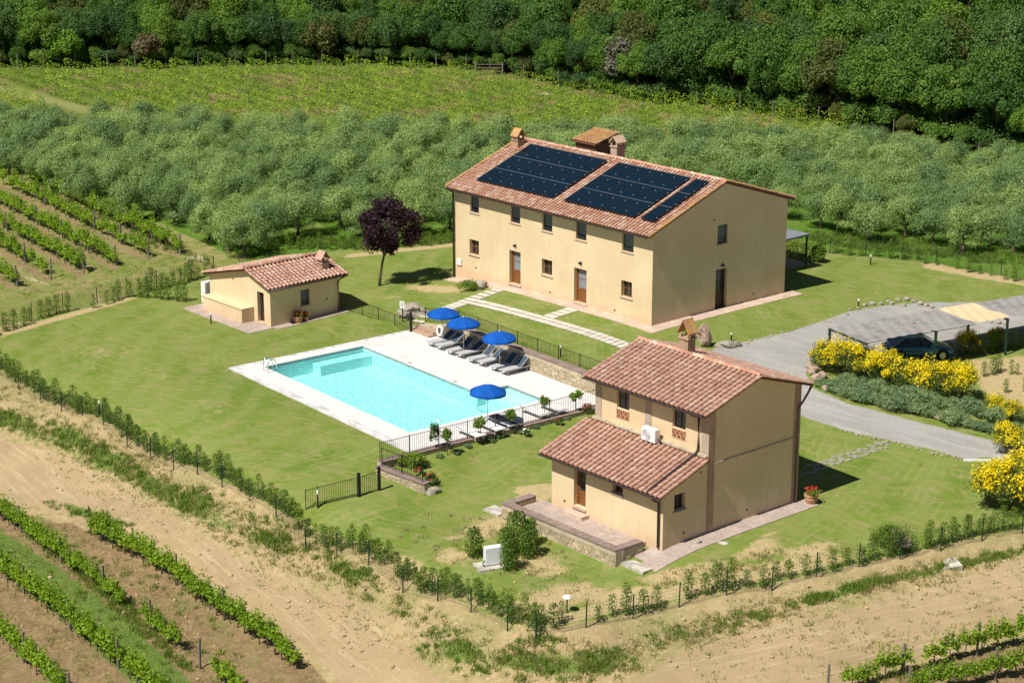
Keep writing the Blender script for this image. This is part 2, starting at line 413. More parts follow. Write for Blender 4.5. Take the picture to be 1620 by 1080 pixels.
M['straw'] = m_leaf('dry_straw', [(.38, .32, .15), (.48, .40, .2), (.25, .25, .09)], .3, .2)

# ------------------------------------------------------------------ ground sheet
def poly_sd(U, V, poly):
    """signed distance (positive inside) of points to a polygon"""
    P = np.array(poly, float); Q = np.roll(P, -1, 0)
    d2 = np.full(U.shape, 1e12); ins = np.zeros(U.shape, bool)
    for (x0, y0), (x1, y1) in zip(P, Q):
        ex, ey = x1 - x0, y1 - y0; L = ex * ex + ey * ey + 1e-9
        t = np.clip(((U - x0) * ex + (V - y0) * ey) / L, 0, 1)
        d2 = np.minimum(d2, (U - x0 - t * ex) ** 2 + (V - y0 - t * ey) ** 2)
        c = ((y0 > V) != (y1 > V)) & (U < (x1 - x0) * (V - y0) / (y1 - y0 + 1e-12) + x0)
        ins ^= c
    d = np.sqrt(d2); return np.where(ins, d, -d)
def axis(lo, hi, step, growth, far):
    m = list(np.arange(lo, hi + step / 2, step)); s = step; x = m[0]; left = []
    while x > -far: s *= growth; x -= s; left.append(x)
    s = step; x = m[-1]; right = []
    while x < far: s *= growth; x += s; right.append(x)
    return np.array(left[::-1] + m + right)
gx = axis(-46, 40, .34, 1.1, 1400.0); gy = axis(-30, 46, .34, 1.1, 1400.0)
LX, LY = np.meshgrid(gx, gy, indexing='ij')
GX = FP.o[0] + FP.ex[0] * LX + FP.ey[0] * LY; GY = FP.o[1] + FP.ex[1] * LX + FP.ey[1] * LY
GZ = zt(GX, GY)
def rough(x, y):
    return .07 * np.sin(x * 1.9 + 1.3 * np.sin(y * .8)) * np.sin(y * 2.3 + x * .4) + .05 * np.sin(x * 4.7 + y * 3.1) * np.sin(y * 5.3 - x * 2.2) + RNG.normal(0, .025, x.shape)
_front = GY > 62
U, V = project(np.where(_front, GX, 0), np.where(_front, GY, 60), np.where(_front, GZ, 0))
U = np.where(_front, U, -9999.); V = np.where(_front, V, 9999.)
YARD = [(-400, 640), (-60, 560), (0, 525), (74, 497), (148, 482), (215, 465), (330, 430), (450, 408), (560, 398), (720, 383), (1000, 372), (1240, 372), (1300, 402), (1400, 412), (1460, 417), (1540, 433), (1620, 447), (2000, 520),
        (2000, 760), (1640, 832), (1595, 842), (1504, 858), (1420, 879), (1325, 899), (1233, 920), (1100, 944), (960, 976), (850, 998), (790, 978), (700, 938), (560, 868), (430, 800), (300, 735), (150, 658), (0, 584), (-60, 550)]
def msk(poly, w=8.0): return np.clip(.5 + poly_sd(U, V, poly) / (2 * w), 0, 1)
def blob(u, v, ru, rv, ang=0.0):
    c, s = math.cos(ang), math.sin(ang); a = (U - u) * c + (V - v) * s; b = -(U - u) * s + (V - v) * c
    return np.clip(1.25 - np.sqrt((a / ru) ** 2 + (b / rv) ** 2), 0, 1)
lawn = msk(YARD, 5)
gravel = np.maximum.reduce([
    msk([(1100, 570), (1135, 548), (1190, 538), (1250, 524), (1300, 508), (1345, 492), (1400, 483), (1480, 478), (1560, 478), (1640, 490), (1640, 545), (1560, 545), (1480, 575), (1400, 565), (1330, 548), (1292, 556), (1275, 590), (1283, 612),
         (1335, 636), (1440, 664), (1560, 694), (1640, 716), (1700, 740), (1640, 765), (1568, 722), (1530, 726), (1480, 712), (1400, 694), (1340, 682), (1265, 657), (1180, 620)], 5)])
dry = np.maximum.reduce([blob(690, 457, 70, 9, .05), blob(620, 470, 40, 6) * .6, blob(560, 440, 30, 6) * .5,
    blob(840, 790, 75, 14, -.35), blob(770, 835, 60, 25, -.3), blob(720, 880, 60, 25) * .8, blob(850, 890, 70, 28, .3), blob(900, 940, 110, 26, -.1), blob(560, 870, 90, 16, .45), blob(640, 895, 60, 22, .3), blob(850, 960, 70, 22), blob(980, 940, 90, 14, -.2),
    blob(1080, 905, 100, 16, -.2), blob(1200, 870, 60, 18, -.3), blob(1280, 868, 70, 14, -.2), blob(1160, 905, 60, 14, -.2) * .9, blob(1210, 850, 40, 6, -.5), msk([(860, 972), (960, 950), (1100, 912), (1300, 864), (1345, 880), (1330, 893), (1230, 918), (1100, 943), (960, 975), (860, 998)], 8) * .85, msk([(560, 850), (640, 880), (760, 945), (860, 985), (850, 1000), (700, 938), (560, 870)], 6) * .85,
    blob(940, 800, 30, 12), blob(870, 775, 30, 7, -.4), msk([(810, 770), (870, 762), (872, 775), (820, 790)], 3),
    msk([(1535, 568), (1640, 560), (1640, 650), (1580, 640), (1545, 610)], 5) * .95, blob(250, 590, 90, 30, .3) * .45, blob(170, 555, 110, 26) * .5, blob(330, 640, 80, 26, .4) * .45, blob(1330, 440, 60, 8) * .4, blob(1500, 440, 100, 9, .1) * .5, blob(720, 850, 40, 10) * .7,
    msk([(1455, 412), (1540, 428), (1640, 447), (1640, 456), (1540, 440), (1460, 424)], 3),
    msk([(545, 402), (720, 384), (720, 390), (545, 409)], 2), msk([(0, 524), (215, 466), (215, 473), (0, 534)], 2)])
soilbed = np.maximum(msk([(1535, 568), (1640, 560), (1640, 650), (1580, 640), (1545, 610)], 5), blob(1500, 842, 40, 16))
track = np.maximum.reduce([
    msk([(-300, 560), (-60, 668), (0, 695), (90, 718), (200, 772), (330, 850), (500, 940), (640, 1020), (720, 1100), (560, 1100), (480, 1020), (300, 908), (150, 828), (0, 785), (-300, 700)], 9),
    msk([(980, 1100), (1060, 1040), (1180, 1000), (1330, 965), (1480, 925), (1700, 860), (1700, 985), (1560, 1005), (1420, 1045), (1330, 1100)], 9),
    blob(560, 960, 90, 16, .5) * .9, blob(690, 1010, 120, 26, .45) * .75, blob(180, 720, 60, 10, .4) * .6, blob(1130, 965, 60, 10, -.2) * .5])
weeds = np.maximum.reduce([msk([(-60, 620), (0, 648), (150, 705), (330, 790), (420, 850), (330, 835), (200, 765), (80, 712), (-60, 660)], 22) * .8, blob(30, 670, 50, 16, .4), blob(110, 690, 45, 20, .4), blob(170, 725, 60, 22, .5), blob(250, 770, 60, 20, .5), blob(310, 790, 30, 20), blob(430, 855, 40, 14, .3), blob(560, 905, 40, 10, .3), blob(730, 1030, 60, 22, .3), blob(860, 1050, 110, 24, .1),
    blob(960, 1040, 60, 20), blob(1330, 935, 110, 9, -.25), blob(1560, 882, 80, 8, -.2), blob(1200, 970, 40, 6), blob(1460, 905, 60, 8, -.2), blob(150, 815, 80, 10, .3), blob(640, 800, 60, 20) * .5, blob(1040, 985, 90, 8, -.2) * .6, blob(1180, 1060, 60, 8) * .4, blob(1450, 1062, 120, 10, -.1) * .7, blob(300, 700, 8, 4)])
vsoil = np.maximum(msk([(-300, 720), (0, 800), (150, 840), (300, 918), (470, 1030), (540, 1100), (-300, 1300)], 10), msk([(1330, 1100), (1430, 1056), (1700, 990), (1700, 1200)], 10))
vgreen = np.maximum.reduce([msk([(-100, 760), (0, 835), (75, 882), (200, 975), (310, 1085), (215, 1090), (120, 1000), (0, 905)], 10), msk([(-50, 770), (60, 800), (120, 850), (190, 900), (160, 905), (60, 850)], 10) * .55, msk([(150, 850), (300, 940), (380, 1000), (430, 1075), (400, 1075), (280, 970)], 9) * .4])
uvine = msk([(-400, 290), (0, 262), (110, 298), (260, 358), (340, 395), (395, 408), (350, 428), (215, 462), (0, 518), (-400, 640)], 8)
upath = np.maximum.reduce([blob(310, 408, 45, 14, .2), blob(255, 425, 70, 9, .1) * .8, blob(60, 300, 50, 8, .4) * .7, blob(170, 445, 90, 8, -.2) * .7, blob(130, 415, 50, 6, .45), blob(60, 390, 70, 6, .42), blob(200, 395, 60, 5, .42), blob(60, 445, 50, 7, .35)])
farv = msk([(-300, 60), (0, 100), (550, 92), (760, 104), (1000, 150), (1160, 168), (1420, 206), (1440, 240), (1000, 262), (540, 262), (0, 236), (-300, 236)], 5)
fstrip = msk([(-60, 118), (0, 131), (95, 158), (175, 178), (190, 192), (140, 182), (60, 160), (-60, 140)], 3)
froad = np.maximum.reduce([msk([(770, 122), (800, 128), (835, 136), (868, 146), (860, 149), (826, 140), (790, 131)], 1.5), blob(1300, 190, 60, 4, .17) * .75, blob(950, 158, 50, 3, .2) * .4])
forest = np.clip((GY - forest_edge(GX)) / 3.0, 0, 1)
inyard = lawn
out_y = 1 - inyard
row_soil = np.zeros_like(GX)
for e_ in [(-30, 472), (28, 455), (81, 440), (133, 432), (183, 421), (235, 408), (285, 403)]:
    q_ = ground(*e_)[:2]; al = (GX - q_[0]) * -.606 + (GY - q_[1]) * .795; pr_ = (GX - q_[0]) * .795 + (GY - q_[1]) * .606
    row_soil = np.maximum(row_soil, np.clip(1.25 - np.abs(pr_ + .25) / .55, 0, 1) * (al > -.5) * (al < 32))
ca = np.stack([lawn, dry, gravel, np.maximum(track * out_y, soilbed)], -1)
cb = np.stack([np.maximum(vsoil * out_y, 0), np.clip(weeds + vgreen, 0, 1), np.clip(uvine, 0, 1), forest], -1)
lush = np.where((GY > 128) & (uvine < .5), 1 - lawn, 0) * (1 - farv)
cc = np.stack([lush, farv, np.maximum(froad, upath * .55) * (1 - row_soil), np.maximum(fstrip, row_soil * uvine)], -1)
# roughness of the bank and fields; the lawn stays even
_bk = np.clip(out_y * (1 - track) * (1 - vsoil) * (GY < 112), 0, 1)
GZ = GZ + _bk * (.10 * np.sin(GX * 1.3 + 2 * np.sin(GY * .5)) * np.sin(GY * 1.1 - GX * .7) + RNG.normal(0, .035, GX.shape))
GZ = GZ + rough(GX, GY) * (1 - lawn) * np.where(GY < 150, 1.0, 0) * (1 - track * .6)
# flat beds cut for the paved places
def cut(frame, x0, x1, y0, y1, z, feather=.0, xlim=1e9):
    global GZ
    dx = (GX - frame.o[0]); dy = (GY - frame.o[1])
    lx = dx * frame.ex[0] + dy * frame.ex[1]; ly = dx * frame.ey[0] + dy * frame.ey[1]
    d = np.maximum(np.maximum(x0 - lx, lx - x1), np.maximum(y0 - ly, ly - y1))
    w = np.where(d <= 0, 1.0, 0.0) if feather <= 0 else 1 - sstep(0, feather, d)
    w = np.where(lx > xlim, 0.0, w)
    GZ = GZ * (1 - w) + z * w
cut(FP, -17.2, 2.9, -2.3, 12.3, -1.33, 1.0, 2.92)
cut(FP, 3.25, 60, -6, 12.4, 0, -1) if False else None
cut(FP, -16.3, 2.4, -1.6, 12.35, -1.55)
cut(FS, -8.7, -.8, -2.1, 9.0, -2.2)
_lx, _ly = FP.loc(np.stack([GX, GY], -1))
_up = (_lx > -13.5) & (_lx < 6.0) & (_ly > 12.6) & (_ly < 16)
GZ = np.where(_up, np.maximum(GZ, -.38 + .0 * _ly), GZ)
nx, ny = GX.shape
idx = np.arange(nx * ny).reshape(nx, ny)
Q = np.stack([idx[:-1, :-1], idx[1:, :-1], idx[1:, 1:], idx[:-1, 1:]], -1).reshape(-1, 4)
cxl = ((LX[:-1, :-1] + LX[1:, 1:]) / 2).ravel(); cyl = ((LY[:-1, :-1] + LY[1:, 1:]) / 2).ravel()
hole = ((cxl > -15.9) & (cxl < .5) & (cyl > -.4) & (cyl < 7.8)) | ((cxl > -3.8) & (cxl < .5) & (cyl > 7) & (cyl < 9.9))
Q = Q[~hole]

def m_ground():
    t = NT('ground_cover'); v = t.coord()
    A = t.n('ShaderNodeSeparateColor', {0: t.attr('ca').outputs['Color']}); Aa = t.attr('ca').outputs['Alpha']
    B = t.n('ShaderNodeSeparateColor', {0: t.attr('cb').outputs['Color']}); Ba = t.attr('cb').outputs['Alpha']
    C = t.n('ShaderNodeSeparateColor', {0: t.attr('cc').outputs['Color']}); Ca = t.attr('cc').outputs['Alpha']
    fine = t.noise(v, 7.0, 6, .7); mid = t.noise(v, 1.6, 6, .65); big = t.noise(v, .22, 5, .6); grit = t.noise(v, 26, 3, .7)
    def edge(m, amp=.9, lo=.4, hi=.6):
        brk = t.math('ADD', t.math('MULTIPLY', t.math('SUBTRACT', fine, .5), amp), t.math('MULTIPLY', t.math('SUBTRACT', mid, .5), amp))
        return t.ramp(t.math('ADD', m, brk), lo, hi)
    # bank and field edge: straw coloured soil with dry grass
    bank = t.mix(t.ramp(mid, .35, .68), (.45, .345, .185), (.36, .275, .13))
    bank = t.mix(t.math('MULTIPLY', t.ramp(fine, .52, .7), .35), bank, (.30, .26, .11))
    bank = t.mix(t.math('MULTIPLY', t.ramp(big, .46, .62), .55), bank, (.25, .245, .085))
    trk = t.mix(t.ramp(big, .3, .7), (.465, .345, .195), (.37, .27, .15))
    trk = t.mix(t.math('MULTIPLY', t.ramp(fine, .5, .72), .4), trk, (.36, .26, .135))
    trk = t.mix(t.math('MULTIPLY', t.ramp(t.noise(v, 3.4, 5, .7), .58, .7), .35), trk, (.30, .28, .12))
    xx = t.n('ShaderNodeSeparateXYZ', {0: v}).outputs['X']
    r1_ = t.noise(t.mapping(v, (.22, 2.6, 1), (0, 0, R(52.7))), 1.5, 5, .65); r2_ = t.noise(t.mapping(v, (.22, 2.6, 1), (0, 0, R(-20))), 1.5, 5, .65)
    rut = t.mix(t.ramp(xx, -1, 4), r1_, r2_)
    trk = t.mix(t.math('MULTIPLY', t.ramp(rut, .5, .66), .5), trk, (.37, .27, .15)); trk = t.mix(t.math('MULTIPLY', t.ramp(rut, .48, .34), .45), trk, (.58, .46, .29))
    trk = t.mix(t.math('MULTIPLY', t.ramp(grit, .52, .68), .5), trk, (.30, .22, .12))
    bank = t.mix(t.math('MULTIPLY', t.ramp(grit, .52, .68), .4), bank, (.30, .22, .11)); bank = t.mix(t.math('MULTIPLY', t.ramp(t.noise(v, 4.2, 6, .75), .54, .62), .6), bank, (.58, .46, .28))
    c = t.mix(edge(Aa, .55), bank, trk)
    vs_ = t.mix(t.ramp(mid, .35, .65), (.30, .205, .105), (.22, .145, .075))
    vs_ = t.mix(t.math('MULTIPLY', t.ramp(fine, .5, .66), .6), vs_, (.36, .27, .14))
    vs_ = t.mix(t.math('MULTIPLY', t.ramp(grit, .48, .66), .6), vs_, (.12, .08, .045)); vs_ = t.mix(t.math('MULTIPLY', t.ramp(t.noise(v, 5.1, 6, .75), .52, .62), .7), vs_, (.42, .31, .17))
    vs_ = t.mix(t.math('MULTIPLY', t.ramp(t.noise(v, .7, 5, .7), .5, .62), .45), vs_, (.17, .19, .05))
    c = t.mix(edge(B.outputs[0], .5), c, vs_)
    uv_ = t.mix(t.ramp(mid, .38, .6), (.24, .235, .075), (.17, .215, .045))
    uv_ = t.mix(t.math('MULTIPLY', t.ramp(t.noise(v, .5, 5, .7), .48, .62), .6), uv_, (.36, .265, .14))
    uv_ = t.mix(t.math('MULTIPLY', edge(Ca, .8, .45, .8), .85), uv_, (.27, .19, .105))
    c = t.mix(edge(B.outputs[2], .5), c, uv_)
    lush = t.mix(t.ramp(mid, .3, .7), (.075, .16, .018), (.12, .21, .028))
    lush = t.mix(t.math('MULTIPLY', t.ramp(big, .5, .66), .5), lush, (.22, .25, .07))
    c = t.mix(C.outputs[0], c, lush)
    fv = t.mix(t.ramp(big, .48, .64), (.13, .175, .03), (.24, .17, .085))
    c = t.mix(C.outputs[1], c, fv)
    weed = t.mix(t.ramp(fine, .35, .65), (.07, .145, .02), (.15, .22, .04))
    c = t.mix(t.math('MULTIPLY', edge(B.outputs[1], 1.1, .45, .75), .9), c, weed)
    # lawn: mown bands, patches of yellow turf, worn spots
    sw = t.n('ShaderNodeTexWave', {'Vector': t.mapping(v, (1, 1, 1), (0, 0, .35)), 'Scale': .12, 'Distortion': 26.0, 'Detail': 4.0, 'Detail Scale': .25, 'Detail Roughness': .6}).outputs['Fac']
    lw = t.mix(t.ramp(big, .34, .66), (.116, .188, .02), (.186, .24, .044))
    lw = t.mix(t.math('MULTIPLY', t.ramp(sw, .2, .9), .55), lw, (.22, .265, .08))
    lw = t.mix(t.math('MULTIPLY', t.ramp(mid, .44, .68), .55), lw, (.215, .24, .07))
    lw = t.mix(t.math('MULTIPLY', t.ramp(t.noise(t.mapping(v, (1, .25, 1), (0, 0, -.6)), 2.2, 6, .7), .5, .72), .42), lw, (.10, .155, .016))
    lw = t.mix(t.math('MULTIPLY', t.ramp(grit, .44, .66), .4), lw, (.085, .14, .012)); lw = t.mix(t.math('MULTIPLY', t.ramp(t.noise(v, 11, 5, .75), .5, .66), .5), lw, (.26, .285, .09))
    lw = t.mix(t.math('MULTIPLY', t.ramp(t.noise(v, .55, 6, .7, 1.5), .5, .7), .6), lw, (.115, .165, .018))
    lw = t.mix(t.math('MULTIPLY', t.ramp(t.noise(t.mapping(v, (.5, 1.3, 1), (0, 0, .5)), .8, 7, .7, 2.0), .47, .64), .72), lw, (.27, .245, .095))
    rg = t.n('ShaderNodeTexWave', {'Vector': t.n('ShaderNodeMapping', {'Vector': v, 'Location': (21.5, -117.5, 0)}).outputs[0], 'Scale': .62, 'Distortion': 7.0, 'Detail': 5.0, 'Detail Scale': .9, 'Detail Roughness': .65}, wave_type='RINGS', rings_direction='Z').outputs['Fac']
    lw = t.mix(t.math('MULTIPLY', t.math('MULTIPLY', t.ramp(rg, .55, .95), t.ramp(t.noise(v, .45, 5, .7), .46, .62)), .3), lw, (.30, .31, .12))
    c = t.mix(edge(A.outputs[0], .35), c, lw)
    dryc = t.mix(t.ramp(fine, .35, .65), (.49, .385, .21), (.37, .28, .135))
    dryc = t.mix(t.ramp(mid, .55, .7), dryc, (.30, .29, .11))
    c = t.mix(edge(t.math('MULTIPLY', A.outputs[1], .92), 1.0, .42, .72), c, dryc)
    gv = t.mix(t.ramp(t.vor(v, 9).outputs['Distance'], .1, .7), (.37, .355, .325), (.30, .285, .26))
    gtr = t.noise(t.mapping(v, (.16, 1.5, 1), (0, 0, R(38))), 1.3, 4, .6); gv = t.mix(t.math('MULTIPLY', t.ramp(gtr, .45, .66), .55), gv, (.45, .43, .40)); gv = t.mix(t.math('MULTIPLY', t.ramp(t.noise(v, 2.6, 6, .7), .56, .7), .5), gv, (.24, .235, .18))
    gv = t.mix(t.math('MULTIPLY', t.ramp(big, .4, .7), .5), gv, (.42, .405, .375))
    gv = t.mix(t.math('MULTIPLY', t.ramp(grit, .5, .7), .5), gv, (.20, .19, .17))
    c = t.mix(edge(A.outputs[2], .45), c, gv)
    c = t.mix(edge(C.outputs[2], .5), c, (.60, .50, .34))
    c = t.mix(t.math('MULTIPLY', Ca, C.outputs[1]), c, (.24, .25, .085))
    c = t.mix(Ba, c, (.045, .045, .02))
    h = t.math('ADD', t.math('MULTIPLY', fine, .6), t.math('MULTIPLY', grit, .4))
    st = t.ramp(A.outputs[0], .3, .7, .8, .4)
    nm = t.n('ShaderNodeBump', {'Height': h, 'Strength': st, 'Distance': .12}).outputs[0]
    return t.done(t.bsdf(c, .95, nm, .08))
M['ground'] = m_ground()
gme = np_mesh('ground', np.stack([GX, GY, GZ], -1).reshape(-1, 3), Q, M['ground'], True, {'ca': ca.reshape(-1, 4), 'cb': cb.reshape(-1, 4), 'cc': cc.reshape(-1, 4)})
gob = tag(link('ground', gme), kind='structure')
# heights of the finished sheet, for everything that stands on it
def zg(x, y):
    lx = (x - FP.o[0]) * FP.ex[0] + (y - FP.o[1]) * FP.ex[1]; ly = (x - FP.o[0]) * FP.ey[0] + (y - FP.o[1]) * FP.ey[1]
    i = int(np.clip(np.searchsorted(gx, lx) - 1, 0, nx - 2)); j = int(np.clip(np.searchsorted(gy, ly) - 1, 0, ny - 2))
    a = (lx - gx[i]) / (gx[i + 1] - gx[i]); b = (ly - gy[j]) / (gy[j + 1] - gy[j])
    return float((GZ[i, j] * (1 - a) + GZ[i + 1, j] * a) * (1 - b) + (GZ[i, j + 1] * (1 - a) + GZ[i + 1, j + 1] * a) * b)
def on_ground(u, v):
    p = ground(u, v); return np.array([p[0], p[1], zg(p[0], p[1])])
def stand(x, y, dz=0.0): return (float(x), float(y), zg(x, y) + dz)

def drape(name, frame, x0, x1, y0, y1, m, off=.035, step=.5, skirt=.12, z=None):
    """a paved sheet that follows the ground, in the axes of a building"""
    nx_, ny_ = max(2, int((x1 - x0) / step) + 1), max(2, int((y1 - y0) / step) + 1)
    mb = MB(); X = np.linspace(x0, x1, nx_); Y = np.linspace(y0, y1, ny_)
    def P(a, b, dz=0.0):
        w = frame.W(a, b); zz = (zg(w[0], w[1]) if z is None else z) + off - dz
        return (a, b, zz - frame.o[2])
    for i in range(nx_ - 1):
        for j in range(ny_ - 1): mb.quad(P(X[i], Y[j]), P(X[i + 1], Y[j]), P(X[i + 1], Y[j + 1]), P(X[i], Y[j + 1]))
    for i in range(nx_ - 1):
        mb.quad(P(X[i], y0, skirt), P(X[i + 1], y0, skirt), P(X[i + 1], y0), P(X[i], y0)); mb.quad(P(X[i + 1], y1, skirt), P(X[i], y1, skirt), P(X[i], y1), P(X[i + 1], y1))
    for j in range(ny_ - 1):
        mb.quad(P(x0, Y[j + 1], skirt), P(x0, Y[j], skirt), P(x0, Y[j]), P(x0, Y[j + 1])); mb.quad(P(x1, Y[j], skirt), P(x1, Y[j + 1], skirt), P(x1, Y[j + 1]), P(x1, Y[j]))
    o = mb.build(name, m, None, frame.o, (0, 0, -frame.t)); return tag(o, kind='structure')
drape('house_pavement', FM, -19.3, .95, -.95, 0.0, M['paver_pink'])
drape('house_pavement', FM, 0.003, .95, 0.003, 13.5, M['paver_pink'])
drape('annex_pavement', FA, -7.6, .3, -1.9, 0.0, M['paver'])
drape('annex_pavement', FA, 0.003, .75, .003, 5.9, M['paver'])
drape('cottage_pavement', FS, 0.003, 1.05, -1.5, 10.2, M['paver'])
drape('cottage_pavement', FS, -.75, 0.0, -1.2, -.02, M['paver'])
drape('rear_terrace', FM, -9.5, -3.9, 13.2, 20.3, M['brick'], step=1.0)

# ------------------------------------------------------------------ garden path of pale slabs
t = NT('pale_path_slab'); v_ = t.coord(); oi = t.n('ShaderNodeObjectInfo').outputs['Random']
cc_ = t.mix(oi, (.56, .50, .42), (.70, .64, .55)); cc_ = t.mix(t.math('MULTIPLY', t.ramp(t.noise(v_, 5, 5), .45, .7), .4), cc_, (.42, .36, .28))
M['slab'] = t.done(t.bsdf(cc_, .85, t.bump(t.noise(v_, 20, 5), .3, .01), .2))
M['joint'] = m_plain('path_joint_soil', (.16, .17, .06), .95, .1, var=.4, scale=5)
_pd = []
def path_bed(x0, x1, y0, y1):
    return drape('garden_path', FM, x0, x1, y0, y1, M['joint'], off=.012, step=.6, skirt=.05)
_slab = MB().box(-.232, .232, -.232, .232, 0, .045).mesh('paving_slab', M['slab'])
def slabs(bed, x0, x1, y0, y1):
    nx_, ny_ = max(1, round((x1 - x0) / .5)), max(1, round((y1 - y0) / .5))
    for i in range(nx_):
        for j in range(ny_):
            a = x0 + (i + .5) * (x1 - x0) / nx_; b = y0 + (j + .5) * (y1 - y0) / ny_
            w = FM.W(a, b); o = link('paving_slab', _slab, bed, (a, b, zg(w[0], w[1]) + .008 + random.uniform(0, .008)), (random.uniform(-.012, .012), random.uniform(-.012, .012), random.uniform(-.02, .02)))
for r_ in ((-13.9, 6.6, -4.25, -3.2), (-13.9, -12.85, -3.2, -.95), (-13.9, -12.85, -8.6, -4.25), (-6.6, -5.6, -3.2, -.95)):
    bd = path_bed(*r_); slabs(bd, *r_)
# flagstones sunk in the lawn beside the cottage
M['flag'] = m_stone('mossy_flagstone', [(.30, .29, .22), (.38, .36, .29), (.15, .18, .08)], 6)
fl = empty('flagstone_path', on_ground(1300, 732)); tag(fl, kind='structure')
for i in range(60):
    k = i / 59; base = np.array([1278 + 125 * k, 744 - 42 * k]); off = random.uniform(-7, 7)
    p = on_ground(base[0] + random.uniform(-4, 4), base[1] + off)
    mb = MB(); n = random.randint(5, 7); ph = random.uniform(0, 6)
    mb.prism([((.17 + random.uniform(-.05, .07)) * math.cos(ph + 6.283 * q / n), (.14 + random.uniform(-.04, .06)) * math.sin(ph + 6.283 * q / n)) for q in range(n)], -.03, .03 + random.uniform(0, .015))
    mb.build('flagstone', M['flag'], fl, p - np.array(fl.location))

# ------------------------------------------------------------------ swimming pool
t = NT('pale_stone_deck'); v_ = t.coord()
br = t.n('ShaderNodeTexBrick', {'Vector': v_, 'Color1': (.64, .62, .59), 'Color2': (.69, .67, .64), 'Mortar': (.66, .64, .60), 'Scale': 1.0, 'Brick Width': .6, 'Row Height': .3, 'Mortar Size': .006, 'Bias': 0.0})
c_ = t.mix(t.math('MULTIPLY', t.ramp(t.noise(v_, .55, 6, .65), .45, .72), .6), br.outputs[0], (.55, .53, .50)); c_ = t.mix(t.math('MULTIPLY', t.ramp(t.noise(v_, 5, 6, .7), .55, .75), .4), c_, (.46, .42, .38))
M['deck'] = t.done(t.bsdf(c_, .8, t.bump(t.noise(v_, 25, 4), .15, .01), .2))
t = NT('edge_stone_deck'); v_ = t.coord()
c_ = t.mix(t.ramp(t.noise(t.mapping(v_, (.5, 1.5, 1)), 1.6, 6, .65), .42, .66), (.66, .64, .62), (.42, .40, .39))
M['deck_edge'] = t.done(t.bsdf(c_, .85, t.bump(t.noise(v_, 20, 4), .2, .01), .2))
DZ = 0.0                                     # deck top in pool axes
mb = MB()
for x0, x1, y0, y1 in ((-16.15, 2.7, -1.3, 0), (-16.15, -15.4, 0, 7.2), (0, 2.7, 0, 9.5), (-16.15, -3.4, 7.2, 9.5), (-16.15, 2.7, 9.5, 12.32)):
    mb.box(x0, x1, y0, y1, -.18, DZ)
deck = tag(mb.build('pool_deck', M['deck'], None, FP.o, (0, 0, -FP.t)), kind='structure')
mb = MB().box(-16.6, 2.7, -1.87, -1.303, -.18, -.006).box(-16.6, -16.153, -1.303, 12.32, -.18, -.006)
mb.build('edge_paving', M['deck_edge'], deck)
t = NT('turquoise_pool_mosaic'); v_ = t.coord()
vz = t.vor(v_, 7.0); c_ = t.mix(vz.outputs['Distance'], (.42, .88, .88), (.80, .985, .975)); c_ = t.mix(t.ramp(t.noise(v_, 9.0, 3, .6), .45, .62), c_, (.36, .85, .86))  # mottling paints the water's caustic speckle into the turquoise lining colour
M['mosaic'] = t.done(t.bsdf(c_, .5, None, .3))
M['mosaic_pale'] = m_plain('pale_step_mosaic', (.72, .93, .88), .5, .3, var=.08)
pool = empty('swimming_pool', FP.o, -FP.t, 'long turquoise swimming pool with a stepped bay set in the pale deck', 'pool')
zb = -1.05
mb = MB()
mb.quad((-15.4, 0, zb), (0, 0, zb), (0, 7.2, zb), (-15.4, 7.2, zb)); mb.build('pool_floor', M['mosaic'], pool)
mb = MB()
mb.quad((-15.4, 0, zb), (-15.4, 7.2, zb), (-15.4, 7.2, -.02), (-15.4, 0, -.02)); mb.quad((-15.4, 7.2, zb), (-3.4, 7.2, zb), (-3.4, 7.2, -.02), (-15.4, 7.2, -.02))
mb.quad((0, 0, zb), (-15.4, 0, zb), (-15.4, 0, -.02), (0, 0, -.02)); mb.quad((0, 9.5, zb), (0, 0, zb), (0, 0, -.02), (0, 9.5, -.02))
mb.quad((-3.4, 7.2, zb), (-3.4, 9.5, zb), (-3.4, 9.5, -.02), (-3.4, 7.2, -.02)); mb.quad((-3.4, 9.5, zb), (0, 9.5, zb), (0, 9.5, -.02), (-3.4, 9.5, -.02))
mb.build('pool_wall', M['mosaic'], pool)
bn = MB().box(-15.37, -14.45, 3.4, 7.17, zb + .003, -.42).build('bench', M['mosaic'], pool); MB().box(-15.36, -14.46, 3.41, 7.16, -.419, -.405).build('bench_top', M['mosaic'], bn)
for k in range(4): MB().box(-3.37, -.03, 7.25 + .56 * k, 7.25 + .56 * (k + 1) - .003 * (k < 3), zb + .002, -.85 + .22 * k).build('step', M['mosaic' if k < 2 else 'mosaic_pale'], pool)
t = NT('pool_water'); v_ = t.coord()
h_ = t.math('ADD', t.noise(t.mapping(v_, (1, 1.4, 1)), 3.2, 3, .55, .4), t.math('MULTIPLY', t.noise(v_, 9, 2), .35))
nm_ = t.bump(h_, .5, .12)
gl = t.n('ShaderNodeBsdfGlossy', {'Color': (1, 1, 1), 'Roughness': .04, 'Normal': nm_}).outputs[0]
trn = t.n('ShaderNodeBsdfTransparent', {'Color': (.80, .99, .985)}).outputs[0]
fr = t.n('ShaderNodeFresnel', {'IOR': 1.33, 'Normal': nm_}).outputs[0]
M['water'] = t.done(t.n('ShaderNodeMixShader', {0: fr, 1: trn, 2: gl}).outputs[0])
mb = MB(); mb.quad((-15.4, 0, -.1), (0, 0, -.1), (0, 7.2, -.1), (-15.4, 7.2, -.1)); mb.quad((-3.4, 7.2, -.1), (0, 7.2, -.1), (0, 9.5, -.1), (-3.4, 9.5, -.1))
mb.build('water', M['water'], pool)
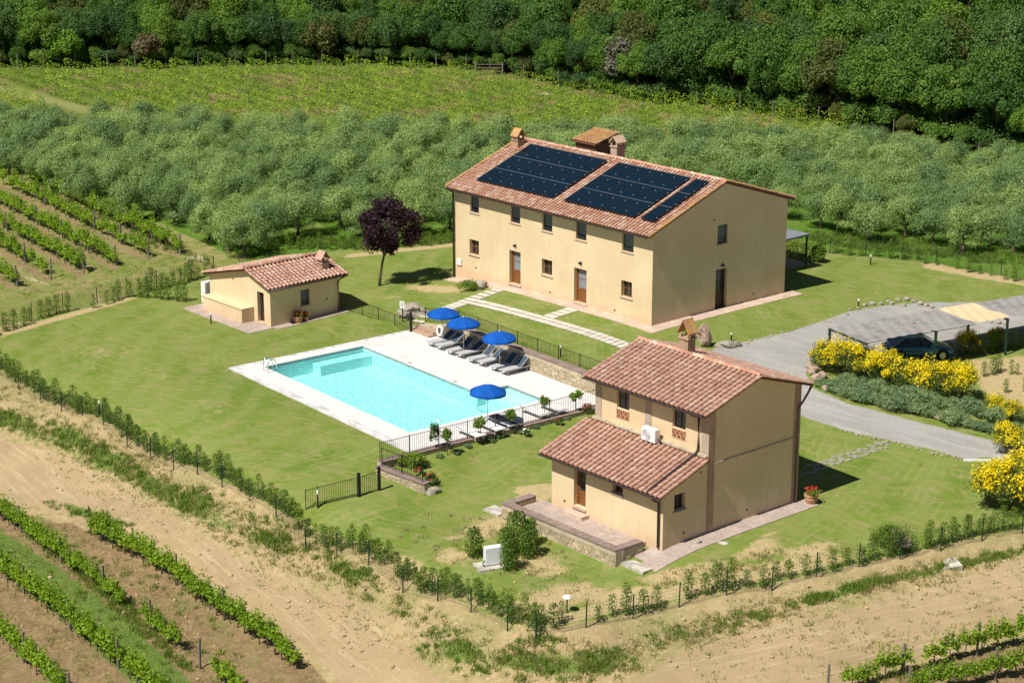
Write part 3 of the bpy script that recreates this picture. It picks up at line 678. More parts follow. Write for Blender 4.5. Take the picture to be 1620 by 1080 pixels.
lad = empty('pool_ladder', FP.W(-14.75, -.35, 0), -FP.t, 'chrome handrail ladder at the far end of the pool', 'ladder')
for q in (0, .5):
    MB().tube([(q, -.1, 0), (q, -.1, .5), (q, .0, .72), (q, .2, .78), (q, .42, .68), (q, .5, .4), (q, .52, -.9)], .03, 8).build('handrail', M['chrome'], lad, smooth=True)
for k in range(3): MB().box(.03, .47, .48, .56, -.35 - .25 * k, -.31 - .25 * k).build('rung', M['chrome'], lad)
for x_, y_ in ((-5.9, 7.38), (-10.6, 7.4)):
    MB().box(-.16, .16, -.09, .09, .004, .03).build('skimmer_lid', M['concrete'], deck, (x_, y_, 0))

# ------------------------------------------------------------------ stone walls
def stone_face(mb, L, z0f, z1f, rng, y0, y1, course=.17):
    """irregular coursed stones proud of the mortar on both faces of a wall along +x"""
    for side in (0, 1):
        z = min(z0f(0), z0f(L)) - .05
        while True:
            h = course * rng.uniform(.75, 1.3); x = rng.uniform(-.2, 0); any_ = False
            while x < L - .04:
                w = rng.uniform(.16, .46); xa, xb = max(x, .0), min(x + w, L); xm = (xa + xb) / 2
                if z + h < z1f(xm) + .01 and z + h > z0f(xm) - .1 and xb - xa > .06:
                    p = rng.uniform(.012, .05); g = .012; any_ = True
                    if side == 0: mb.box(xa + g, xb - g, y0 - p, y0 + .03, z + g + rng.uniform(0, .02), z + h - g)
                    else: mb.box(xa + g, xb - g, y1 - .03, y1 + p, z + g + rng.uniform(0, .02), z + h - g)
                x += w
            z += h
            if z > max(z1f(0), z1f(L)): break
def stone_wall(label, p, q, z_top_p, z_top_q, bot, th=.42, cap=True, group=None, capm='cap', capover=.05):
    """wall between two plan points; bot = how far below the lower ground"""
    p = np.array(p[:2]); q = np.array(q[:2]); L = float(np.linalg.norm(q - p)); ang = math.atan2(q[1] - p[1], q[0] - p[0])
    o = empty('stone_wall', (p[0], p[1], 0), ang, label, 'wall', group); rng = np.random.default_rng(int(L * 1000))
    f0 = lambda x: bot; f1 = lambda x: z_top_p + (z_top_q - z_top_p) * x / L
    mb = MB(); n = len(mb.v)
    mb.v += [(0, -th / 2, bot), (L, -th / 2, bot), (L, th / 2, bot), (0, th / 2, bot), (0, -th / 2, f1(0)), (L, -th / 2, f1(L)), (L, th / 2, f1(L)), (0, th / 2, f1(0))]
    mb.f += [(3, 2, 1, 0), (4, 5, 6, 7), (0, 1, 5, 4), (1, 2, 6, 5), (2, 3, 7, 6), (3, 0, 4, 7)]
    mb.build('core', M['mortar'], o)
    mb = MB(); stone_face(mb, L, f0, f1, rng, -th / 2, th / 2)
    tag(mb.build('stones', M['stone'], o), kind='stuff')
    if cap:
        mb = MB(); n = max(1, int(L / .135)); w = th / 2 + capover
        for k in range(n):
            xa, xb = L * k / n + .006, L * (k + 1) / n - .006; dz = rng.uniform(0, .012)
            i = len(mb.v); za, zb_ = f1(xa) + .003, f1(xb) + .003
            mb.v += [(xa, -w, za), (xb, -w, zb_), (xb, w, zb_), (xa, w, za), (xa, -w, za + .07 + dz), (xb, -w, zb_ + .07 + dz), (xb, w, zb_ + .07 + dz), (xa, w, za + .07 + dz)]
            mb.f += [tuple(i + j for j in f) for f in ((3, 2, 1, 0), (4, 5, 6, 7), (0, 1, 5, 4), (1, 2, 6, 5), (2, 3, 7, 6), (3, 0, 4, 7))]
        tag(mb.build('brick_capping', M['tile' if False else capm], o), kind='stuff')
    return o
stone_wall('long pale stone retaining wall behind the grey sun loungers', FP.W(-13.0, 12.54), FP.W(6.4, 12.54), -.22, -.22, -1.6, .42)
stone_wall('short sloping rubble wall beside the white lifebuoy', FP.W(-16.6, 12.6), FP.W(-13.02, 12.54), -1.05, -.3, -1.6, .5, False)
stone_wall('low brick topped wall under the poolside railing', FP.W(2.92, -4.0), FP.W(2.92, 13.5), -1.28, -1.28, -2.6, .36)
pc, pe = G(601, 736, -1.32), G(676, 766, -1.75)
stone_wall('stone corner wall topped with a short railing, next to the red roses', (pc[0] - .1, pc[1], 0), (pe[0], pe[1], 0), -1.38, -1.75, -3.0, .42)

# ------------------------------------------------------------------ building kit
class Wall:
    """outer face of a wall: s runs to the right seen from outside, z up; placed in its building's axes"""
    def __init__(s, parent, x, y, rz): s.p = parent; s.x = x; s.y = y; s.rz = rz
    def at(s, a, z, out=0.0):
        c, d = math.cos(s.rz), math.sin(s.rz)
        return (s.x + c * a + d * out, s.y + d * a - c * out, z)
    def skin(s, L, z0, z1, holes=(), top=(), depth=.36, m=None, name='wall'):
        mb = MB(); xs = sorted({0, L, *[h[0] for h in holes], *[h[1] for h in holes]}); zs = sorted({z0, z1, *[h[2] for h in holes], *[h[3] for h in holes]})
        for i in range(len(xs) - 1):
            for j in range(len(zs) - 1):
                cx, cz = (xs[i] + xs[i + 1]) / 2, (zs[j] + zs[j + 1]) / 2
                if any(h[0] < cx < h[1] and h[2] < cz < h[3] for h in holes): continue
                mb.quad((xs[i], 0, zs[j]), (xs[i + 1], 0, zs[j]), (xs[i + 1], 0, zs[j + 1]), (xs[i], 0, zs[j + 1]))
        if top: mb.quad(*[(a, 0, z) for a, z in top])
        for x0, x1, a, b in holes:
            mb.quad((x0, 0, a), (x0, 0, b), (x0, depth, b), (x0, depth, a)); mb.quad((x1, 0, b), (x1, 0, a), (x1, depth, a), (x1, depth, b))
            mb.quad((x0, 0, b), (x1, 0, b), (x1, depth, b), (x0, depth, b)); mb.quad((x1, 0, a), (x0, 0, a), (x0, depth, a), (x1, depth, a))
        return mb.build(name, m or M['plaster'], s.p, (s.x, s.y, 0), (0, 0, s.rz))
    def part(s, mb, name, m, a, z, out=0.0, parent=None, smooth=False):
        return mb.build(name, m, parent or s.p, s.at(a, z, out) if parent is None else (0, 0, 0), (0, 0, s.rz) if parent is None else (0, 0, 0), smooth)
    def screen_window(s, x0, x1, z0, z1, sill=True):
        w, h = x1 - x0, z1 - z0
        mb = MB().box(0, .05, .14, .2, 0, h).box(w - .05, w, .14, .2, 0, h).box(.05, w - .05, .14, .2, 0, .05).box(.05, w - .05, .14, .2, h - .05, h)
        o = s.part(mb, 'window', M['gutter'], x0, z0)
        MB().box(.05, w - .05, .165, .18, .05, h - .05).build('screen', M['shutter'], o)
        MB().box(.05, w - .05, .15, .166, .05, h * .3).build('pane', M['glass'], o)
        if sill: MB().box(-.07, w + .07, -.06, .14, -.06, -.003).build('sill', M['paver_pink'], o)
        return o
    def casement(s, x0, x1, z0, z1, rows=2, m='wood', sill=True, dep=.23, pane='glass'):
        w, h = x1 - x0, z1 - z0; f = .07
        mb = MB().box(0, f, dep, dep + .07, 0, h).box(w - f, w, dep, dep + .07, 0, h).box(f, w - f, dep, dep + .07, 0, f).box(f, w - f, dep, dep + .07, h - f, h)
        mb.box(w / 2 - .045, w / 2 + .045, dep - .01, dep + .06, f, h - f)
        for k in range(1, rows): mb.box(f, w - f, dep + .008, dep + .05, h * k / rows - .018, h * k / rows + .018)
        o = s.part(mb, 'window', M[m], x0, z0)
        for a, b in ((f, w / 2 - .045), (w / 2 + .045, w - f)): MB().box(a, b, dep + .025, dep + .035, f, h - f).build('pane', M[pane], o)
        if sill: MB().box(-.08, w + .08, -.07, dep, -.07, -.003).build('sill', M['paver_pink'], o)
        return o
    def door(s, x0, x1, z0, z1, glass=.55, m='wood', pane='glass_pale', dep=.27, step=True):
        w, h = x1 - x0, z1 - z0; f = .08
        mb = MB().box(0, f, dep - .05, dep + .08, 0, h).box(w - f, w, dep - .05, dep + .08, 0, h).box(f, w - f, dep - .05, dep + .08, h - f, h)
        o = s.part(mb, 'door', M[m], x0, z0)
        lw = w - 2 * f; zg_ = h * (1 - glass) * .85
        mb = MB().box(f, f + .1, dep, dep + .05, 0, h - f).box(w - f - .1, w - f, dep, dep + .05, 0, h - f).box(f + .1, w - f - .1, dep, dep + .05, 0, .14).box(f + .1, w - f - .1, dep, dep + .05, zg_ - .06, zg_ + .06).box(f + .1, w - f - .1, dep, dep + .05, h - f - .11, h - f)
        mb.box(f + .1, w - f - .1, dep + .02, dep + .04, .14, zg_ - .06).box(f + .1, w - f - .1, dep + .01, dep + .045, (zg_ + h - f) / 2 - .02, (zg_ + h - f) / 2 + .02)
        mb.build('leaf', M[m], o)
        MB().box(f + .1, w - f - .1, dep + .024, dep + .034, zg_ + .06, h - f - .11).build('pane', M[pane], o)
        MB().box(w - f - .07, w - f - .03, dep - .06, dep, h * .46, h * .52).build('handle', M['iron'], o)
        if step: MB().box(-.06, w + .06, -.1, dep, -.09, -.003).build('threshold', M['paver_pink'], o)
        return o
    def lamp(s, a, z):
        mb = MB().box(-.09, .09, -.16, 0, .05, .09).box(-.1, -.07, -.14, 0, -.08, .05).box(.07, .1, -.14, 0, -.08, .05).box(-.1, .1, -.02, 0, -.1, .09)
        return s.part(mb, 'wall_lamp', M['gutter'], a, z)
    def vent(s, a, z, r=.07):
        mb = MB(); n = 10
        mb.v += [(r * math.cos(6.283 * i / n), -.012, r * math.sin(6.283 * i / n)) for i in range(n)] + [(r * math.cos(6.283 * i / n), .0, r * math.sin(6.283 * i / n)) for i in range(n)]
        mb.f.append(tuple(range(n))); mb.f += [(i, n + i, n + (i + 1) % n, (i + 1) % n) for i in range(n)]
        return s.part(mb, 'vent', M['gutter'], a, z)
# cover tile template: lower end at the origin, length along +y, bulging +z
def tile_template(r0=.112, r1=.088, L=.43, k=6):
    v = []
    for y, r, z in ((0, r0, .028), (L, r1, 0.0)):
        for j in range(k):
            t_ = math.pi * j / (k - 1); v.append((r * math.cos(t_), y, z + r * 1.0 * math.sin(t_)))
    f = [(j, j + 1, k + j + 1, k + j) for j in range(k - 1)]
    return np.array(v), np.array(f)
TV, TF = tile_template()
def tiled_slope(parent, x0, x1, y_e, z_e, y_r, z_r, m, pitch=.33, step=.34, single=0, underlay='roof', seed=1, th=.11, skip=None, rk=1.0):
    """one slope of a roof in building axes; tile tops reach about .1 above the given plane; returns the roof part"""
    rng = np.random.default_rng(seed); dy, dz = y_r - y_e, z_r - z_e; S = math.hypot(dy, dz); sg = 1 if dy > 0 else -1
    ang = math.atan2(dz, abs(dy))
    up = np.array([0, dy / S, dz / S]); nr = np.array([0, -sg * math.sin(ang), math.cos(ang)]); ex = np.array([sg, 0.0, 0.0])
    rows = int(S / step); cols = int(round((x1 - x0) / pitch)); pt = (x1 - x0) / cols
    # stepped pan tiles and rafters board below
    mb = MB(); O = np.array([0, y_e, z_e])
    def PP(x, s_, h): return tuple(np.array([x, 0, 0]) + O + up * s_ + nr * h)
    mb.v += [PP(x0, 0, -th), PP(x1, 0, -th), PP(x1, S, -th), PP(x0, S, -th), PP(x0, 0, -.02), PP(x1, 0, -.02), PP(x1, S, -.02), PP(x0, S, -.02)]
    fs = [(3, 2, 1, 0), (4, 5, 6, 7), (0, 1, 5, 4), (1, 2, 6, 5), (2, 3, 7, 6), (3, 0, 4, 7)]
    mb.f += fs if sg > 0 else [tuple(reversed(f)) for f in fs]
    for r in range(rows + 1):
        a, b = r * step, min(S, (r + 1) * step)
        if b - a < .02: continue
        i = len(mb.v); mb.v += [PP(x0, a, .016), PP(x1, a, .016), PP(x1, b, -.012), PP(x0, b, -.012), PP(x0, a, -.018), PP(x1, a, -.018)]
        q = [(i, i + 1, i + 2, i + 3), (i + 4, i + 5, i + 1, i)]; mb.f += q if sg > 0 else [tuple(reversed(f)) for f in q]
    roof = mb.build(underlay, M['pan'], parent)
    Rm = np.stack([ex, up, nr], 1)
    eul = Matrix(Rm.tolist()).to_euler()
    V = []; nS = 0; tm = None; TVk = TV * np.array([rk, 1, rk])
    for r in range(rows):
        for c in range(cols + 1):
            x = x0 + pt * c + rng.normal() * .008
            if c == cols: x = x1 - .02
            if c == 0: x = x0 + .02
            if skip and skip(x, r * step): continue
            p = np.array([x, 0, 0]) + O + up * (r * step - .03 + rng.normal() * .01) + nr * (.004 + abs(rng.normal()) * .004); yaw = rng.normal() * .025
            if nS < single:
                if tm is None: tm = np_mesh('tile', TVk, TF, m, True)
                o = link('tile', tm, roof, p, (Matrix(Rm.tolist()) @ Matrix.Rotation(yaw, 3, 'Z')).to_euler()); nS += 1
            else:
                cy, sy = math.cos(yaw), math.sin(yaw)
                T = TVk.copy(); T[:, 0], T[:, 1] = TVk[:, 0] * cy - TVk[:, 1] * sy, TVk[:, 0] * sy + TVk[:, 1] * cy
                V.append(T @ Rm.T + p)
    if V:
        n = len(V); F_ = (TF[None] + (np.arange(n) * len(TV))[:, None, None]).reshape(-1, 4)
        tag(link('roof_tiles', np_mesh('roof_tiles', np.concatenate(V), F_, m, True), roof), kind='stuff')
    return roof
def ridge_row(parent, p, q, m, step=.36, r=.13, seed=3, name='ridge_tiles'):
    rng = np.random.default_rng(seed); p, q = np.array(p, float), np.array(q, float); L = np.linalg.norm(q - p); d = (q - p) / L
    side = np.cross(d, [0, 0, 1]); side /= np.linalg.norm(side); up = np.cross(side, d); Rm = np.stack([side, d, up], 1); V = []
    tv, tf = tile_template(r, r * .85, .44, 6); n = int(L / step) + 1
    for i in range(n):
        y = min(i * step, L - .42); V.append(tv @ Rm.T + p + d * y + up * rng.uniform(-.01, .015) + side * rng.normal() * .01)
    F_ = (tf[None] + (np.arange(n) * len(tv))[:, None, None]).reshape(-1, 4)
    return tag(link(name, np_mesh(name, np.concatenate(V), F_, m, True), parent), kind='stuff')
def chimney(parent, x, y, zb_, zt_, w=.55, d=.7, hat=.75, axis='x', m_cap='tile_lichen'):
    o = MB().box(-w / 2, w / 2, -d / 2, d / 2, zb_, zt_).build('chimney', M['brick'], parent, (x, y, 0))
    MB().box(-w / 2 - .06, w / 2 + .06, -d / 2 - .06, d / 2 + .06, zt_ + .002, zt_ + .08).build('collar', M['brick'], o)
    for sx in (-1, 1):
        for sy in (-1, 1): MB().box(sx * (w / 2 - .06) - .06, sx * (w / 2 - .06) + .06, sy * (d / 2 - .06) - .06, sy * (d / 2 - .06) + .06, zt_ + .081, zt_ + .26).build('brick', M['brick'], o)
    z = zt_ + .26
    for sgn in (-1, 1):
        mb = MB(); H_ = hat * .72
        if axis == 'y': pts = [(-w / 2 - .08, sgn * (d / 2 + .1), z), (w / 2 + .08, sgn * (d / 2 + .1), z), (w / 2 + .08, sgn * .02, z + H_), (-w / 2 - .08, sgn * .02, z + H_)]
        else: pts = [(sgn * (w / 2 + .1), -d / 2 - .08, z), (sgn * (w / 2 + .1), d / 2 + .08, z), (sgn * .02, d / 2 + .08, z + H_), (sgn * .02, -d / 2 - .08, z + H_)]
        up_ = [(a, b, c + .08) for a, b, c in pts]
        mb.v += pts + up_; mb.f += [(0, 1, 2, 3), (7, 6, 5, 4), (0, 4, 5, 1), (1, 5, 6, 2), (2, 6, 7, 3), (3, 7, 4, 0)]
        mb.build('hood', M[m_cap], o)
    return o
def gutter(parent, x0, x1, y, z, r=.075, m='gutter'):
    mb = MB(); n = 6
    for x in (x0, x1):
        for j in range(n): t_ = math.pi + math.pi * j / (n - 1); mb.v.append((x, y + r * math.cos(t_), z + r * math.sin(t_)))
    for j in range(n - 1): mb.f.append((j, j + 1, n + j + 1, n + j))
    mb.box(x0, x1, y - r - .012, y - r + .004, z - .015, z + .015)
    return mb.build('gutter', M[m], parent)

# ------------------------------------------------------------------ farmhouse
LM, WM = 19.1, 12.7
house = empty('farmhouse', FM.o, -FM.t, 'large two storey ochre farmhouse with solar panels on its terracotta roof', 'house')
wf = Wall(house, -LM, 0, 0); wr = Wall(house, 0, 0, math.pi / 2); wb = Wall(house, 0, WM, math.pi); wl = Wall(house, -LM, WM, -math.pi / 2)
up_w = [(LM - 17.5, LM - 16.58), (LM - 13.33, LM - 12.37), (LM - 10.18, LM - 9.22), (LM - 6.97, LM - 5.99), (LM - 2.72, LM - 1.7)]
lo_w = [(LM - 17.58, LM - 16.6), (LM - 10.22, LM - 9.21), (LM - 2.75, LM - 1.78)]
drs = [(LM - 13.45, LM - 12.32), (LM - 7.1, LM - 5.93)]
hz = [(a, b, 4.38, 5.56) for a, b in up_w] + [(a, b, 1.4, 2.47) for a, b in lo_w] + [(a, b, .16, 2.46) for a, b in drs]
wf.skin(LM, -1.2, 5.9, hz)
for a, b in up_w: wf.screen_window(a, b, 4.38, 5.56)
for a, b in lo_w: wf.casement(a, b, 1.4, 2.47)
for a, b in drs: wf.door(a, b, .16, 2.46); wf.lamp((a + b) / 2 + .05, 2.85)
wf.vent(LM - 16.9, .55); wf.vent(LM - 3.3, .35); wf.vent(LM - 9.4, .3)
RS, RB = .36, .313
wr.skin(WM, -1.2, 5.9, [(5.92, 6.88, 4.3, 5.55), (5.86, 6.96, -.05, 2.62)], [(0, 5.9), (WM, 5.9), (WM, 6.3), (6.5, 5.9 + RS * 6.5)])
wr.screen_window(5.92, 6.88, 4.3, 5.55)
wr.door(5.86, 6.96, -.05, 2.62, m='wood_dark', pane='glass'); wr.lamp(6.45, 2.85); wr.vent(5.54, 6.0); wr.vent(9.6, .34)
wb.skin(LM, -1.2, 6.3); wl.skin(WM, -1.2, 5.9, (), [(0, 5.9), (WM, 5.9), (WM - 6.5, 5.9 + RS * 6.5), (0, 6.3)])
ra, rb = tiled_slope(house, -LM - .42, .1, -.5, 6.03 - RS * .5, 6.5, 6.03 + RS * 6.5, M['tile_old'], .30, .37, seed=11, rk=.8), tiled_slope(house, -LM - .42, .1, WM + .6, 6.43 - RB * .6, 6.5, 6.03 + RS * 6.5, M['tile_old'], .30, .37, seed=12, rk=.8)
ridge_row(ra, (-LM - .42, 6.5, 8.4), (.12, 6.5, 8.4), M['tile_old'])
for k, (ye, ze, yr_, zr_) in enumerate(((-.5, 6.09 - RS * .5, 6.5, 8.43), (WM + .6, 6.49 - RB * .6, 6.5, 8.43))):
    for xx in (.13, -LM - .44): ridge_row(ra if k == 0 else rb, (xx, ye, ze), (xx, yr_, zr_), M['tile_lichen'], .34, .11, seed=20 + k, name='verge_tiles')
mb = MB()
for k in range(32): mb.beam((-LM - .3 + k * .62, -.48, 5.70), (-LM - .3 + k * .62, .1, 5.91), .09, .1)
tag(mb.build('rafter_ends', M['wood_dark'], house), kind='stuff')
gutter(house, -LM - .42, .08, -.56, 5.80)
MB().tube([(-LM - .05, -.5, 5.75), (-LM - .05, -.12, 5.5), (-LM - .05, -.09, -.7)], .075, 8).build('downpipe', M['gutter'], house, smooth=True)
wf.part(MB().box(0, .5, -.09, -.002, 0, .42), 'meter_box', M['white_matte'], .2, .42)
chimney(house, -LM + .35, 5.55, 7.3, 8.5, .6, .6, .7, 'y')
chimney(house, -10.5, 7.2, 7.6, 9.0, .6, .75, .6, 'x', 'tile_old')
dm = MB().box(-1.0, 1.0, -.95, .95, 6.3, 8.55).build('roof_dormer', M['wood_dark'], house, (-14.7, 9.2, 0))
mb = MB(); pts = [(-1.15, -1.15, 8.6), (1.15, -1.15, 8.6), (1.15, 1.15, 9.15), (-1.15, 1.15, 9.15)]
# ------------------------------------------------------------------ dormer roof
mb.quad(*pts); mb.quad(*[(a, b, c - .1) for a, b, c in reversed(pts)])
for i in range(4): a, b = pts[i], pts[(i + 1) % 4]; mb.quad((a[0], a[1], a[2] - .1), (b[0], b[1], b[2] - .1), b, a)
dr = mb.build('dormer_roof', M['pan'], dm)
for k in range(8):
    x = -1.1 + k * .315
    ridge_row(dm, (x, -1.2, 8.6), (x, 1.15, 9.16), M['tile_lichen'], .35, .1, 40 + k, 'tile_row')
wr.part(MB().box(-.03, .03, .02, .06, 0, .5), 'roof_pin', M['iron'], .4, 5.2) if False else None

# solar panels lying on the front slope
M['cell'] = None
t = NT('dark_solar_glass'); v_ = t.coord()
br = t.n('ShaderNodeTexBrick', {'Vector': v_, 'Color1': (.0025, .010, .018), 'Color2': (.0035, .013, .023), 'Mortar': (.008, .022, .034), 'Scale': 1.0, 'Brick Width': .18, 'Row Height': .145, 'Mortar Size': .004, 'Bias': 0.0}); br.offset = 0.0
M['cell'] = t.done(t.bsdf(br.outputs[0], .16, None, .5))
M['panel_frame'] = m_plain('black_panel_frame', (.02, .022, .028), .4, .5)
M['clamp'] = m_plain('bare_clamp', (.5, .52, .55), .35, .5, .6)
PW, PH = 1.08, 1.76
pf = MB().box(-PW / 2, PW / 2, 0, PH, 0, .04).mesh('frame', M['panel_frame'])
pcell = MB().box(-PW / 2 + .018, PW / 2 - .018, .018, PH / 2 - .007, .04, .044).box(-PW / 2 + .018, PW / 2 - .018, PH / 2 + .007, PH - .018, .04, .044).mesh('cells', M['cell'])
pclip = MB().box(-.035, .035, -.02, .05, .046, .066).mesh('clamp', M['clamp'])
prail = MB().box(-PW / 2, PW / 2, PH + .004, PH + .026, .02, .042).mesh('rail', M['clamp'])
ang_ = math.atan(RS); ca_, sa_ = math.cos(ang_), math.sin(ang_)
def solar(x, s_, label, group):
    y = -.5 + ca_ * s_ - sa_ * .2; z = 6.03 - RS * .5 + sa_ * s_ + ca_ * .2
    w = FM.W(x, y, z); o = link('solar_panel', pf, None, w, (0, 0, 0))
    o.rotation_euler = (Matrix.Rotation(-FM.t, 3, 'Z') @ Matrix.Rotation(ang_, 3, 'X')).to_euler()
    tag(o, label, 'solar panel', group)
    link('cells', pcell, o); link('rail', prail, o)
    for q in (.35, 1.35): link('clamp', pclip, o, (PW / 2, q, 0))
names_r = ['bottom', 'middle', 'top']; ordn = ['first', 'second', 'third', 'fourth', 'fifth', 'sixth', 'seventh']
for blk, (xl, ncol, pit, nm) in enumerate(((-17.68, 7, 1.098, 'larger block nearest the tall chimney'), (-8.92, 6, 1.098, 'middle block'), (-1.83, 1, 1.1, 'narrow single column'))):
    for r in range(3):
        for c in range(ncol):
            if ncol == 1: lb = f'dark solar panel, {names_r[r]} of the narrow single column by the gable'
            else: lb = f'dark solar panel, {names_r[r]} row, {ordn[c]} from the {"chimney" if blk == 0 else "chimney side"} end of the {"larger block" if blk == 0 else "smaller block"}'
            solar(xl + pit * (c + .5), 1.38 + r * 1.79, lb, 'solar panels on the farmhouse roof')

# ------------------------------------------------------------------ guest cottage
LS, DS, WS = 7.92, 3.04, 9.65
cot = empty('guest_cottage', FS.o, -FS.t, 'small two storey ochre cottage with a tiled lean-to in front', 'house')
w0 = Wall(cot, -LS, 0, 0); w1 = Wall(cot, -LS, DS, 0); w2 = Wall(cot, 0, 0, math.pi / 2); w3 = Wall(cot, 0, WS, math.pi); w4 = Wall(cot, -LS, WS, -math.pi / 2)
w0.skin(LS, -1, 2.75, [(LS - 6.27, LS - 5.4, .42, 2.55), (LS - 3.5, LS - 2.77, 1.92, 2.6)])
w0.door(LS - 6.27, LS - 5.4, .42, 2.55, .6, pane='glass'); w0.casement(LS - 3.5, LS - 2.77, 1.92, 2.6, 1); w0.lamp(LS - 4.5, 2.5); w0.vent(LS - 6.95, .45)
w0.part(MB().box(-.25, 1.15, -.55, -.003, 0, .2), 'doorstep', M['paver_pink'], LS - 6.27, .02)
uw = [(LS - 6.4, LS - 5.52), (LS - 2.46, LS - 1.57)]
w1.skin(LS, 2.6, 6.35, [(a, b, 4.88, 5.98) for a, b in uw] + [(a, b, 4.42, 4.82) for a, b in uw])
for a, b in uw:
    w1.casement(a, b, 4.88, 5.98, 2, 'wood_dark', False, .16, 'shutter')
    mb = MB(); w_ = b - a
    mb.box(-.04, w_ + .04, -.02, .08, .36, .42).box(-.04, w_ + .04, -.02, .08, -.06, 0)
    for k in range(3):
        xa, xb = w_ * k / 3, w_ * (k + 1) / 3; mb.beam((xa + .02, .04, .02), (xb - .02, .04, .36), .06, .055, (0, 1, 0)); mb.beam((xa + .02, .041, .36), (xb - .02, .041, .02), .06, .054, (0, 1, 0))
    for k in range(4): mb.box(w_ * k / 3 - .02, w_ * k / 3 + .02, .0, .08, 0, .36)
    o = w1.part(mb, 'lattice_panel', M['terracotta'], a, 4.42); MB().box(0, w_, .15, .17, 0, .4).build('backing', M['black'], o)
w2.skin(DS, -1, 2.75, [(.75, 1.5, 1.72, 2.56)], [(0, 2.75), (DS, 2.75), (DS, 2.75 + .34 * DS)])
w2.casement(.75, 1.5, 1.72, 2.56, 2, 'wood_dark'); w2.vent(1.45, .45); w2.vent(2.55, 3.3, .05)
w2b = Wall(cot, 0, DS, math.pi / 2)
w2b.skin(WS - DS, -1, 6.35, (), [(0, 6.35), (WS - DS, 6.35), ((WS - DS) / 2, 6.35 + .308 * (WS - DS) / 2)]); w2b.vent(2.9, .5)
w3.skin(LS, -1, 6.35); w4.skin(WS - DS, -1, 6.35, (), [(0, 6.35), (WS - DS, 6.35), ((WS - DS) / 2, 6.35 + .308 * (WS - DS) / 2)])
Wall(cot, -LS, DS, -math.pi / 2).skin(DS, -1, 2.75, (), [(0, 2.75), (DS, 2.75), (0, 2.75 + .34 * DS)])
pl = lambda x0, x1, y0, y1, z0, z1: MB().box(x0, x1, y0, y1, z0, z1).build('pilaster', M['brick'], cot)
pl(-LS - .035, -LS + .4, DS - .035, DS + .1, 3.6, 6.33); pl(-4.34, -3.93, DS - .035, DS + .1, 3.6, 6.33); pl(-.46, .036, DS - .035, DS + .42, -.6, 6.34); pl(-.1, .035, WS - .42, WS + .035, -.6, 6.36)
MB().box(-.05, .055, DS + .43, WS - .425, 3.5, 3.57).build('ledge', M['paver_pink'], cot)
yr = (DS + WS) / 2; ze = 6.25
rf1 = tiled_slope(cot, -LS - .33, .22, DS - .6, ze - .05, yr, ze + .308 * (yr - DS + .6) - .05, M['tile'], .33, .34, 52, seed=31)
rf2 = tiled_slope(cot, -LS - .33, .22, WS + .62, ze - .05, yr, ze + .308 * (yr - DS + .6) - .05, M['tile'], .33, .34, 0, seed=32)
ridge_row(rf1, (-LS - .33, yr, ze + .308 * (yr - DS + .6) + .0), (.24, yr, ze + .308 * (yr - DS + .6) + .0), M['tile_old'])
rl = tiled_slope(cot, -LS - .42, .16, -.48, 2.74, DS - .05, 2.74 + .34 * (DS + .43), M['tile'], .33, .34, 245, 'lean_to_roof', 33)
mb = MB(); rng_ = np.random.default_rng(5)
for k in range(40): x = -LS + k * .2; mb.box(x - .1, x + .12, DS - .16 - rng_.uniform(0, .05), DS - .036, 3.93, 4.02 + rng_.uniform(0, .05))
mb.build('flashing_mortar', M['mortar'], rl)
gutter(cot, -LS - .42, .14, -.56, 2.73); gutter(cot, -LS - .33, .2, DS - .68, 6.19); gutter(cot, -LS - .33, .2, WS + .7, 6.19)
dp = lambda pts, m='gutter': MB().tube(pts, .06, 8).build('downpipe', M[m], cot, smooth=True)
dp([(-.62, DS - .66, 6.12), (-.62, DS - .3, 5.95), (-.62, DS - .1, 5.85), (-.62, DS - .1, 4.2), (-.62, DS - .25, 4.05), (-.62, -.4, 2.95), (-.62, -.5, 2.8)])
dp([(-.22, -.54, 2.66), (-.22, -.4, 2.5), (-.22, -.1, 2.36), (-.22, -.09, .02)])
dp([(.12, WS + .7, 6.1), (.14, WS + .4, 5.75), (.12, WS + .1, 5.4), (.1, WS - .2, 5.1), (.1, WS - .2, .02)], 'copper')
chimney(cot, -5.4, 7.0, 6.6, 7.98, .62, .55, .95, 'x')

# terrace in front of the cottage
drape('cottage_terrace', FS, -8.62, -1.12, -1.98, -.003, M['paver'], off=0, z=FS.o[2] + .03, skirt=.3)
tw = -1.956
def swall(label, x0, y0, x1, y1): return stone_wall(label, FS.W(x0, y0), FS.W(x1, y1), tw + .28, tw + .28, -3.0, .4, capover=.04)
swall('long stone front wall of the cottage terrace with dark brick capping', -9.02, -2.2, -.72, -2.2)
swall('short terrace side wall left of the cottage door', -8.82, -1.97, -8.82, -.45)
swall('short terrace end wall beside the cottage corner', -.92, -1.97, -.92, -.62)
for (u, v, sx, sy, lb) in ((785, 808, 1.2, .8, 'flat concrete slab at the left end of the terrace wall'), (1010, 895, 1.5, .9, 'flat concrete slab at the right end of the terrace wall')):
    p = on_ground(u, v); tag(MB().box(-sx / 2, sx / 2, -sy / 2, sy / 2, -.1, .06).build('concrete_slab', M['concrete'], None, p, (0, 0, -.85)), lb, 'slab')

